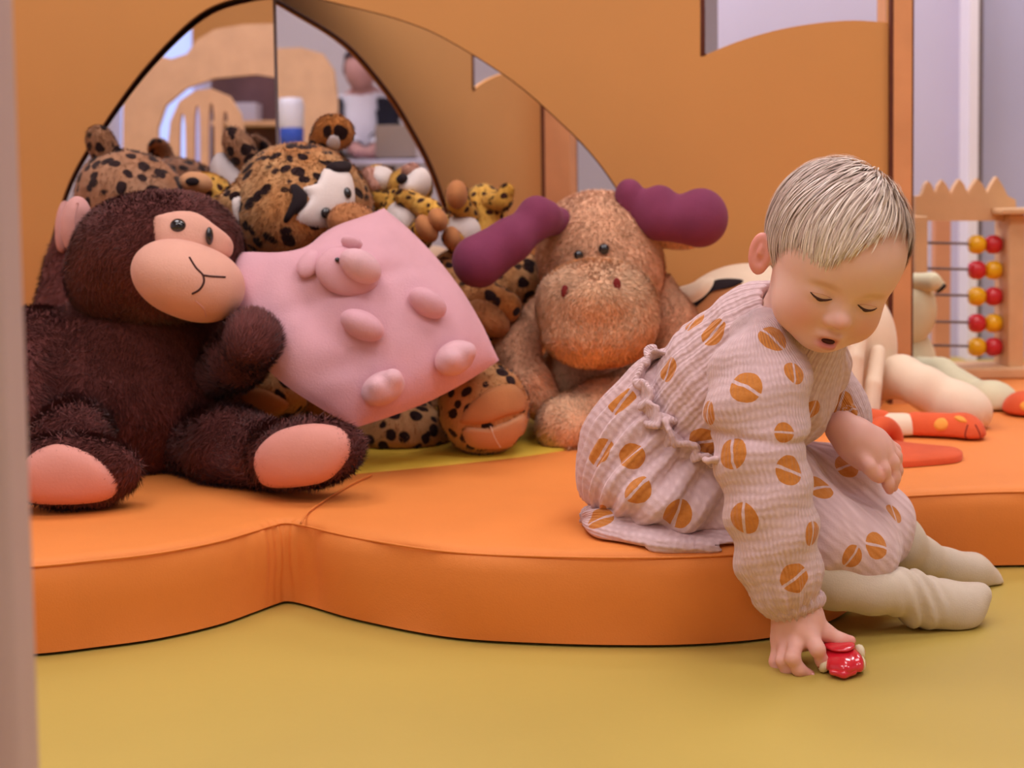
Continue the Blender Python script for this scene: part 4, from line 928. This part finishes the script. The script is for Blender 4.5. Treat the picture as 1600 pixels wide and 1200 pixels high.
for s_ in (-1, 1):
    R_ = Rz(-s_ * .62) @ Rx(-.2)
    c0 = np.array([s_ * .0790, .020, -.010])
    f.ell(c0, (.0070, .0165, .0265), R_, k=.008).ell(c0 + [s_ * .0045, -.007, .003], (.0060, .0105, .0175), R_, k=.003, sub=True).ell(c0 + [s_ * .001, -.004, .001], (.0045, .0045, .0125), R_, k=.004).ell(c0 + [s_ * .002, -.008, -.006], (.004, .004, .006), R_, k=.003, sub=True)
f.seg((0, .020, -.05), (.01, .055, -.13), .046, .05, .03)
V, Q = f.mesh(.0018, 2)
x, y, z = V.T; g = lambda cx, cy, cz, r: np.exp(-((x - cx) ** 2 + (y - cy) ** 2 + (z - cz) ** 2) / r ** 2)
blush = np.clip(.75 * (g(-.036, -.06, -.038, .022) + g(.036, -.06, -.038, .022)) + .5 * g(0, -.09, -.032, .012) + .75 * (np.abs(x) > .070) * (np.abs(z + .012) < .04) * (np.abs(y - .016) < .03) + .2 * g(0, -.07, -.075, .02), 0, 1)
lip = np.clip(1.3 * np.exp(-(((x) / .0135) ** 4 + ((z + .0618) / .0080) ** 4)) * (y < -.068), 0, 1) * .7
brow = np.clip(sum(np.exp(-(((x - s_ * .031) / .017) ** 4 + ((z - .0085 + .25 * np.abs(np.abs(x) - .028) ** 1.2) / .0042) ** 4)) for s_ in (-1, 1)) * (y < -.05), 0, 1) * .5
HV, HQ = hw(V), Q
body = obj('body', HV, HQ, MAT['skin'], ch, attrs=dict(blush=blush, lip=lip, brow=brow)); body['label'] = 'bare face, ears and neck'
thead = bvh((HV, HQ))
def onhead(p, out=.0):
    """local point moved onto the face along the local y axis"""
    a = hw([[p[0], -.2, p[2]]])[0]; d = HR @ np.array([0, 1., 0]); h = thead.ray_cast(Vector(a), Vector(d)); return np.array(h[0]) + np.array(h[1]) * out
for s_ in (-1, 1):
    pts = [onhead((s_ * .029 + u_ * .0130, 0, -.0120 + .0040 * u_ ** 2 - .0004 * u_), .0002) for u_ in np.linspace(-1, 1, 11)]
    obj('lashes', *tube(pts, np.array([.0005, .0009, .0012, .0014, .0016, .0016, .0016, .0015, .0013, .0010, .0005]), 6), MAT['lash'], body)
    pts = [onhead((s_ * .029 + u_ * .0072, 0, -.0136 + .0026 * u_ ** 2), -.0006) for u_ in np.linspace(-1, 1, 9)]
    obj('iris', *tube(pts, np.array([.0004, .0008, .0013, .0015, .0016, .0015, .0013, .0008, .0004]), 6), MAT['lash'], body)
    pts = [onhead((s_ * (.030 + u_ * .0115), 0, -.0052 - .0022 * u_ ** 2), .0) for u_ in np.linspace(-1, 1, 9)]
    obj('lid_crease', *tube(pts, .0005, 5), MAT['peach'], body)
c0 = np.array([0, -.074, -.0605]); obj('mouth', *ball(hw([c0])[0], (.0098, .005, .0042), 10, HR), MAT['mouth'], body)
# hair: cap on the scalp plus combed strands from the crown
def hairline(x, y):
    return np.interp(y, [-.085, -.045, -.02, .01, .05, .1], [1., 1., .45, .0, .0, .0]) * np.clip(.074 + .75 * x, .048, .108) + np.interp(y, [-.085, -.045, -.02, .01, .05, .1], [0., 0., .024, .018, -.012, -.03])
CC = np.array([0, .012, .040]); RRr = np.array([.0755, .0965, .0825])
def onskull(p, off):
    q = (p - CC) / RRr; q = q / np.linalg.norm(q, axis=-1, keepdims=True); n = q / RRr; n /= np.linalg.norm(n, axis=-1, keepdims=True)
    return CC + q * RRr + n * (np.asarray(off)[..., None] if np.ndim(off) else off), n
th_ = np.linspace(0, math.pi * .72, 26); ph_ = np.linspace(0, 2 * math.pi, 49)[:-1]
cv = []
for a in th_:
    for b_ in ph_:
        d = np.array([math.sin(a) * math.cos(b_), math.sin(a) * math.sin(b_), math.cos(a)]); q = CC + d * RRr
        lim = hairline(q[0], q[1]) + .003 * math.sin(b_ * 9)
        if q[2] < lim: q[2] = lim; q, _ = onskull(q, 0)
        p, n = onskull(q, .0032 if q[2] > lim + .004 else -.002); cv.append(p)
cv = np.array(cv); m_ = len(ph_); i = np.arange(len(th_) - 1)[:, None] * m_; j = np.arange(m_)[None]; j2 = (j + 1) % m_
hair = obj('hair', hw(cv), np.stack([i + j, i + m_ + j, i + m_ + j2, i + j2], -1).reshape(-1, 4), MAT['hairbase'], ch); hair['label'] = 'short straight ash blond hair'
wl, _ = onskull(hl(snap(1366, 276, thead)[0]), 0)
r_ = np.random.default_rng(5); nst = 6500; seg_ = 9
q = r_.normal(size=(nst * 3, 3)); q /= np.linalg.norm(q, axis=1)[:, None]; q = CC + q * RRr
q = q[q[:, 2] > hairline(q[:, 0], q[:, 1]) + .003][:nst]; nst = len(q)
d0 = np.linalg.norm(q - wl, axis=1)
lift = .0035 + .006 * r_.random(nst) * np.clip(1.2 - d0 / .16, .25, 1); ln = np.clip(r_.uniform(.5, .95, nst) * (.03 + d0), .03, .085)
room = q[:, 2] - hairline(q[:, 0], q[:, 1]); ln = np.where(q[:, 1] < .0, np.minimum(ln, room * 1.25 + .010 + .016 * r_.random(nst)), ln)
side = np.random.default_rng(6).normal(size=(nst,)) * .06
wv = wnoise(21, 70)
paths = [onskull(q, lift * .6)[0]]; pos = q.copy()
for k in range(seg_ - 1):
    pos, n = onskull(pos, 0)
    d = pos - wl; d = d + np.array([-.012, -.018, -.012])
    d -= n * (d * n).sum(1)[:, None]; d /= np.linalg.norm(d, axis=1)[:, None] + 1e-9
    sd = np.cross(n, d); d = d + sd * (side + .14 * wv(*(q * 1.).T))[:, None]
    pos = pos + d * (ln / (seg_ - 1))[:, None]
    p, n = onskull(pos, 0); t_ = (k + 1) / (seg_ - 1)
    paths.append(p + n * (lift * (.6 + .5 * math.sin(t_ * 2.2)) + .002 * t_)[:, None])
PT = np.stack(paths, 1)                                   # strands x segments x 3
nn_ = onskull(PT.reshape(-1, 3), 0)[1].reshape(PT.shape); tn = np.gradient(PT, axis=1); sdv = np.cross(tn, nn_); sdv /= np.linalg.norm(sdv, axis=2, keepdims=True) + 1e-9
wdt = (np.array([.8, 1, 1, 1, .95, .85, .7, .45, .08]) * .0009)[None, :, None]
HVs = np.stack([PT - sdv * wdt, PT + sdv * wdt], 2).reshape(-1, 3)
base_ = np.arange(nst)[:, None] * (seg_ * 2) + np.arange(seg_ - 1)[None] * 2
HQs = np.stack([base_, base_ + 1, base_ + 3, base_ + 2], -1).reshape(-1, 4)
col_ = np.repeat(np.clip(.5 + .28 * r_.normal(size=nst) + .25 * wv(*(q * .6).T), 0, 1), seg_ * 2)
NN = (nn_ + .35 * sdv * r_.normal(size=(nst, 1, 1))); NN = np.repeat((NN @ HR.T).reshape(-1, 3), 2, axis=0)
so = obj('strands', hw(HVs), HQs, MAT['hair'], hair, attrs=dict(fv=col_)); so['kind'] = 'stuff'
so.data.normals_split_custom_set_from_vertices((NN / np.linalg.norm(NN, axis=1)[:, None]).astype(np.float32))

# hands: palm and five jointed fingers each
def hand(name, palm, fingers, nails, parent, k=.006, kp=.014):
    f = Field()
    for p_ in palm: f.chain(p_, kp)
    for fg in fingers: f.chain(fg, k)
    V, Q = f.mesh(.0014, 2)
    tip = np.zeros(len(V))
    for fg in fingers:
        p = P(*fg[-1][:3]); tip = np.maximum(tip, np.exp(-((V - p) ** 2).sum(1) / .012 ** 2))
        for jt_ in fg[:-1]: tip = np.maximum(tip, .45 * np.exp(-((V - P(*jt_[:3])) ** 2).sum(1) / .008 ** 2))
    o = obj(name, V, Q, MAT['skin'], parent, attrs=dict(blush=np.clip(.25 + .5 * tip, 0, 1), lip=np.zeros(len(V)), brow=np.zeros(len(V))))
    t = bvh((V, Q))
    for nx, ny, r_n in nails: eye('fingernail', nx, ny, t, r_n, r_n * 1.15, MAT['pinkear'], o, .02)
    return o
hr = hand('hand', [[(1240, 930, 1.635, 30), (1246, 960, 1.635, 30), (1246, 985, 1.635, 31)], [(1262, 965, 1.63, 24), (1258, 988, 1.62, 26)], [(1232, 965, 1.64, 24), (1226, 995, 1.635, 22)]],
    [[(1262, 985, 1.615, 15), (1277, 1014, 1.595, 11.5), (1284, 1032, 1.60, 9.5), (1287, 1044, 1.605, 8)],
     [(1245, 1000, 1.615, 14), (1238, 1028, 1.590, 11), (1248, 1046, 1.592, 10), (1266, 1055, 1.60, 8.5)],
     [(1229, 1003, 1.625, 13), (1223, 1032, 1.605, 10.5), (1230, 1047, 1.605, 9.5), (1241, 1054, 1.612, 8)],
     [(1217, 1004, 1.635, 12), (1212, 1034, 1.625, 9.5), (1216, 1049, 1.622, 8.5), (1223, 1056, 1.622, 7.5)],
     [(1266, 968, 1.63, 17), (1291, 989, 1.625, 13), (1312, 1000, 1.62, 11), (1329, 1001, 1.62, 8.5)]], [(1289, 1043, 4), (1270, 1056, 4)], ch)
hr['label'] = 'hand gripping the red toy car'
hl_ = hand('hand', [[(1318, 668, 1.80, 30), (1340, 690, 1.79, 32), (1356, 706, 1.785, 32)], [(1368, 690, 1.80, 22), (1374, 706, 1.80, 22)]],
    [[(1368, 712, 1.775, 14), (1380, 734, 1.765, 10.5), (1388, 756, 1.768, 8.5), (1390, 766, 1.77, 7)],
     [(1380, 700, 1.785, 13), (1394, 722, 1.78, 10.5), (1398, 746, 1.78, 8.5), (1396, 762, 1.78, 7)],
     [(1384, 694, 1.80, 12), (1399, 712, 1.80, 9.5), (1402, 735, 1.80, 8), (1400, 750, 1.80, 7)],
     [(1382, 690, 1.815, 11), (1398, 702, 1.82, 8.5), (1402, 718, 1.82, 7), (1402, 732, 1.82, 6)],
     [(1345, 712, 1.77, 15), (1358, 730, 1.755, 11), (1368, 742, 1.755, 9), (1374, 748, 1.757, 7.5)]], [], ch)
hl_['label'] = 'relaxed hand hanging over the lap'

# legs in knitted tights
def knit(name, f, seed, res=.003):
    w1 = wnoise(seed, 120)
    V, Q = f.mesh(res, 1, lambda X, Y, Z: .0015 - Z); return obj(name, V, Q, MAT['tights'], ch)
f = Field().chain([(1230, 880, 1.72, 48), (1300, 908, 1.735, 40), (1360, 922, 1.735, 34), (1412, 926, 1.748, 32)], k=.02)
f.chain([(1412, 926, 1.748, 33), (1440, 938, 1.757, 34), (1480, 946, 1.766, 35), (1500, 948, 1.77, 32)], k=.02).e(1530, 928, 1.785, 19, 17, .016, 25, k=.015).e(1517, 942, 1.776, 20, 26, .018, 20, k=.02).e(1500, 962, 1.768, 21, 18, .02, 0, k=.02).e(1440, 952, 1.757, 26, 20, .022, 0, k=.02)
a0 = P(1420, 925, 1.748); ad = P(1480, 935, 1.768) - a0; ad /= np.linalg.norm(ad)
def folds(X, Y, Z, d):
    s = (X - a0[0]) * ad[0] + (Y - a0[1]) * ad[1] + (Z - a0[2]) * ad[2]
    u = s + .6 * (Z - a0[2]); return d - .0028 * np.sin(u * 330) * np.exp(-((s - .008) / .026) ** 2)
f.post(folds); knit('leg', f, 3, .0026)
f = Field().chain([(1340, 820, 1.86, 50), (1400, 845, 1.88, 40), (1438, 872, 1.91, 30)], k=.02).chain([(1438, 872, 1.91, 30), (1480, 888, 1.935, 27), (1520, 894, 1.95, 26), (1545, 903, 1.955, 18)], k=.02).e(1556, 911, 1.955, 11, 11, .012, 0, k=.010).e(1546, 897, 1.965, 11, 10, .012, -20, k=.008).e(1534, 885, 1.97, 12, 11, .012, -20, k=.010)
knit('leg', f, 4)

# dress
SPOTS = [(1085, 501, 20, 45), (1116, 519, 24, 40), (1044, 577, 20, 62), (1208, 528, 24, -65), (1242, 582, 19, 70), (1165, 604, 27, -40), (1143, 708, 26, -62), (1233, 735, 24, -18), (1226, 676, 17, 0), (1161, 811, 26, 88), (1271, 834, 20, 80), (1242, 904, 24, 35), (972, 627, 24, 55), (941, 708, 24, 58), (986, 712, 22, 40), (995, 764, 24, 45), (1058, 802, 24, 75), (1100, 690, 24, 20), (938, 811, 22, 10), (1323, 728, 20, 30), (1282, 762, 22, 30), (1397, 802, 17, 60), (1370, 852, 22, -8), (1332, 870, 19, 50), (1105, 645, 20, 70), (1314, 629, 20, 70), (1325, 643, 15, 20), (1270, 640, 16, 70), (1200, 470, 18, 20)]
def crinkle(V, axis_a, axis_b):
    a, b_ = np.array(axis_a), np.array(axis_b); d = b_ - a; d /= np.linalg.norm(d); r = V - a; s = r @ d; rr = r - s[:, None] * d
    u = np.cross(d, [0, 1., 0]); u /= np.linalg.norm(u); v = np.cross(d, u); ang = np.arctan2(rr @ u, rr @ v if (v[1] < 0) else -(rr @ v))
    return np.column_stack([ang * .09, s, np.zeros(len(V))])
dress = []
def garment(name, f, axis, parent, res=.0032, cut=None, label=None, sm=2):
    V, Q = f.mesh(res, sm, cut); dress.append((name, V, Q, axis, parent, label))
def folder(a, b_, amp, nf, s0=None, s1=None, noise=3., seed=0, lf=0., lamp=0.):
    """gathers running along the axis a-b, optionally rings across it"""
    a = np.array(a); b_ = np.array(b_); L_ = np.linalg.norm(b_ - a); d_ = (b_ - a) / L_; u = np.cross(d_, [0, 1., 0]); u /= np.linalg.norm(u); v = np.cross(d_, u); wn = wnoise(seed, 14)
    def g(X, Y, Z, D):
        x, y, z = X - a[0], Y - a[1], Z - a[2]; s = x * d_[0] + y * d_[1] + z * d_[2]
        an = np.arctan2(x * u[0] + y * u[1] + z * u[2], x * v[0] + y * v[1] + z * v[2]); w_ = wn(X, Y, Z)
        e = 1. if s0 is None else np.clip((s / L_ - s0) / (s1 - s0), 0, 1)
        D = D - amp * e * np.sin(an * nf + noise * w_)
        if lamp: D = D - lamp * np.sin(s * lf + 2.2 * w_ + an * 1.5) * (1 - e * .5)
        return D
    return g
f = Field().chain([(1100, 668, 1.85, 118), (1160, 602, 1.82, 122), (1212, 548, 1.78, 98), (1256, 520, 1.75, 62)], k=.03).chain([(1190, 512, 1.80, 66), (1238, 500, 1.76, 56)], k=.03)
f.chain([(1245, 600, 1.80, 80), (1290, 575, 1.80, 40)], k=.03)
f.post(folder(P(1080, 690, 1.86), P(1250, 510, 1.75), .0016, 26, seed=4, lf=170, lamp=.0014))
f.seg(hw([[0, .03, -.04]])[0], hw([[.012, .06, -.14]])[0], .050, .046, .004, sub=True)
garment('bodice', f, (P(1080, 690, 1.86), P(1250, 510, 1.75)), ch, label='muslin bodice printed with ochre split dots')
f = Field().chain([(1062, 640, 1.87, 100), (1020, 715, 1.86, 108), (1010, 742, 1.85, 100)], k=.03).e(1040, 768, 1.83, 118, 60, .11, -12, k=.03).e(1066, 806, 1.79, 52, 30, .06, -14, k=.02)
f.chain([(1100, 740, 1.82, 85), (1200, 790, 1.80, 85), (1282, 842, 1.765, 76), (1330, 858, 1.765, 54)], k=.03).chain([(1200, 760, 1.86, 85), (1310, 770, 1.87, 70), (1372, 800, 1.885, 44)], k=.03).chain([(1320, 850, 1.765, 55), (1372, 822, 1.86, 45)], k=.03).e(1318, 852, 1.80, 78, 62, .07, 18, k=.03).e(1375, 828, 1.86, 38, 46, .05, 30, k=.03)
wk = wnoise(77, 42); f.post(lambda X, Y, Z, d: d - .0045 * wk(X * 1.0, Y, Z * 1.6) * (X > P(1180, 0, 1.8)[0]))
f.post(folder(P(1090, 660, 1.86), P(990, 780, 1.85), 
    .0050, 23, -.25, .35, 2.5, seed=8))
garment('skirt', f, (P(1090, 660, 1.86), P(990, 780, 1.85)), ch, cut=lambda X, Y, Z: np.where(X < P(1190, 800, 1.8)[0], MZ + .014 + .02 * np.clip((P(1000, 800, 1.8)[0] - X) / .08, 0, 1) - Z, -1.), label='gathered muslin skirt over lap and knees')
f = Field().e(1050, 820, 1.82, 138, 30, .12, -5, k=.02).e(960, 812, 1.81, 46, 24, .06, 6, k=.02).chain([(1080, 830, 1.80, 26), (1180, 862, 1.745, 34), (1250, 880, 1.725, 46)], k=.03)
f.post(folder(P(930, 815, 1.82), P(1200, 850, 1.78), .003, 11, seed=9, lf=75, lamp=.004))
garment('skirt_underlayer', f, (P(930, 815, 1.82), P(1200, 850, 1.78)), ch, cut=lambda X, Y, Z: np.where(Y > 1.71, MZ + .002 - Z, -1.))
f = Field().chain([(1196, 545, 1.71, 62), (1186, 600, 1.68, 76), (1182, 650, 1.66, 74), (1191, 730, 1.64, 67), (1205, 807, 1.63, 66), (1216, 878, 1.63, 61), (1229, 918, 1.632, 48), (1238, 938, 1.635, 36)], k=.02)
f.post(folder(P(1186, 600, 1.68), P(1236, 940, 1.635), .0032, 17, .72, 1., 2., seed=11, lf=105, lamp=.0030))
f.post(lambda X, Y, Z, d: d + .006 * np.exp(-((Z - P(1250, 690, 1.6)[2] + .1 * (X - P(1180, 0, 1.66)[0])) / .005) ** 2))
garment('sleeve', f, (P(1186, 560, 1.69), P(1236, 940, 1.635)), ch)
cf = Field()
cpt = [P(1240 + 36 * math.cos(a), 943 - 8 * math.cos(a) - 6 * math.sin(a), 1.636 + .028 * math.sin(a)) for a in np.linspace(0, 2 * math.pi, 25)[:-1]]
for a, b_ in zip(cpt, cpt[1:] + cpt[:1]): cf.seg(a, b_, .0095, .0095, .004)
cf.post(folder(P(1240, 920, 1.636), P(1241, 965, 1.636), .0016, 24, seed=13)); garment('cuff', cf, (P(1240, 920, 1.636), P(1241, 965, 1.636)), ch, res=.0024)
f = Field().chain([(1285, 590, 1.84, 46), (1312, 632, 1.83, 38), (1328, 655, 1.815, 33)], k=.02); f.post(folder(P(1285, 590, 1.84), P(1330, 660, 1.81), .0026, 15, .3, .9, 2., seed=15))
garment('sleeve', f, (P(1285, 590, 1.84), P(1330, 660, 1.81)), ch)
# spots: nearest printed dot in its own tangent frame
tree = bvh(*[(d_[1], d_[2]) for d_ in dress]); SP = []
for px, py, r, an in SPOTS:
    p, n = snap(px, py, tree); a = math.radians(an); t_ = np.array([math.cos(a), 0, math.sin(a)]); t_ -= n * (t_ @ n); t_ /= np.linalg.norm(t_); SP.append((p, t_, np.cross(n, t_), r * S(p[1]), n))
made = {}
for name, V, Q, axis, parent, label in dress:
    D = np.stack([((V - p) ** 2).sum(1) / r ** 2 for p, t_, b_, r, n in SP], 1); k = D.argmin(1)
    Pp, Tt, Bb, Rr, Nn = (np.array([s_[i] for s_ in SP]) for i in range(5)); r = V - Pp[k]
    uv = np.column_stack([(r * Bb[k]).sum(1) / Rr[k], (r * Tt[k]).sum(1) / Rr[k], np.sqrt(D.min(1))])
    o = obj(name, V, Q, MAT['muslin'], parent, attrs=dict(spot=uv, cr=crinkle(V, *axis)))
    if label: o['label'] = label
# waist ruffle: a puckered strip sewn round the waist
wa = spline([(1040, 552), (1018, 563), (1003, 590), (1004, 618), (1010, 645), (1030, 665), (1058, 682), (1078, 700), (1100, 712), (1122, 722)], 12)
f = Field(); pts = []; nrms = []
for i, q in enumerate(wa):
    t_ = wa[min(i + 1, len(wa) - 1)] - wa[max(i - 1, 0)]; t_ = t_ / np.linalg.norm(t_); nrm_ = np.array([-t_[1], t_[0]])
    p, n = snap(q[0], q[1], tree, pts[-1] if pts else None); pts.append(p); nrms.append(n)
fins = []
for i, p in enumerate(pts):
    t_ = pts[min(i + 1, len(pts) - 1)] - pts[max(i - 1, 0)]; t_ /= np.linalg.norm(t_); n = nrms[i]; b_ = np.cross(n, t_); b_ /= np.linalg.norm(b_)
    fade = min(1, (len(pts) - 1 - i) / 10 + .2)
    fins.append((p - n * .002, p + (n * (.013 + .002 * math.sin(i * .21)) + b_ * .009 * math.sin(i * .40 + .8 * math.sin(i * .13))) * fade + b_ * .004))
for (a0_, a1_), (c0_, c1_) in zip(fins, fins[1:]):
    f.seg(a0_, a1_, .0024, .0030, .002).seg((a0_ + c0_) / 2, (a1_ + c1_) / 2, .0024, .0030, .002).seg(a1_, c1_, .0032, .0032, .002)
V, Q = f.mesh(.0017, 1)
obj('waist_ruffle', V, Q, MAT['muslin'], ch, attrs=dict(spot=np.full((len(V), 3), 9.), cr=crinkle(V, P(1040, 552, 1.8), P(1122, 722, 1.8))))

# ---------------------------------------------------------------- toy car under the hand
YC = 1.603; s_ = S(YC); cg = G(1316, 1060)
car = thing('toy_car', (cg[0], YC, 0), 'small glossy red toy car with cream wheels under the child hand', 'toy car')
def cp(px, py, dy=0): return P(px, py, YC + dy)
f = Field().e(1314, 1031, YC + .012, 30, 21, .036, 0, k=.01).e(1312, 1016, YC + .020, 25, 15, .024, 0, k=.008).e(1297, 1040, YC - .002, 11, 16, .020, 4, k=.006).e(1337, 1037, YC - .004, 12, 18, .020, -6, k=.006).e(1317, 1041, YC - .014, 19, 15, .018, 0, k=.007)
V, Q = f.mesh(.0014, 1, lambda X, Y, Z: .006 - Z); obj('car_body', V, Q, MAT['carred'], car)
f = Field().e(1311, 1007, YC + .014, 25, 6, .024, 3, k=.004); V, Q = f.mesh(.0014, 1); obj('roof', V, Q, MAT['carred'], car)
f = Field().chain([(1300, 1050, YC - .024, 5), (1318, 1054, YC - .030, 6), (1334, 1050, YC - .024, 5)], k=.004); V, Q = f.mesh(.0012, 1, lambda X, Y, Z: .003 - Z); obj('bumper', V, Q, MAT['carred'], car)
for px, dy in ((1286, -.004), (1344, -.004), (1288, .036), (1343, .036)):
    c0 = cp(px, 1047, dy); c0[2] = .0098; sg = 1 if px > 1316 else -1
    w_ = obj('wheel', *lathe([(.001, -.005), (.006, -.005), (.0085, -.0035), (.0095, 0), (.0085, .0035), (.006, .005), (.001, .005)], c0, (1, 0, 0), 20), MAT['tyre'], car)
    obj('hub', *lathe([(.001, .0045), (.004, .005), (.0035, .006), (.001, .0065)], c0, (sg, 0, 0), 12), MAT['carred'], w_)
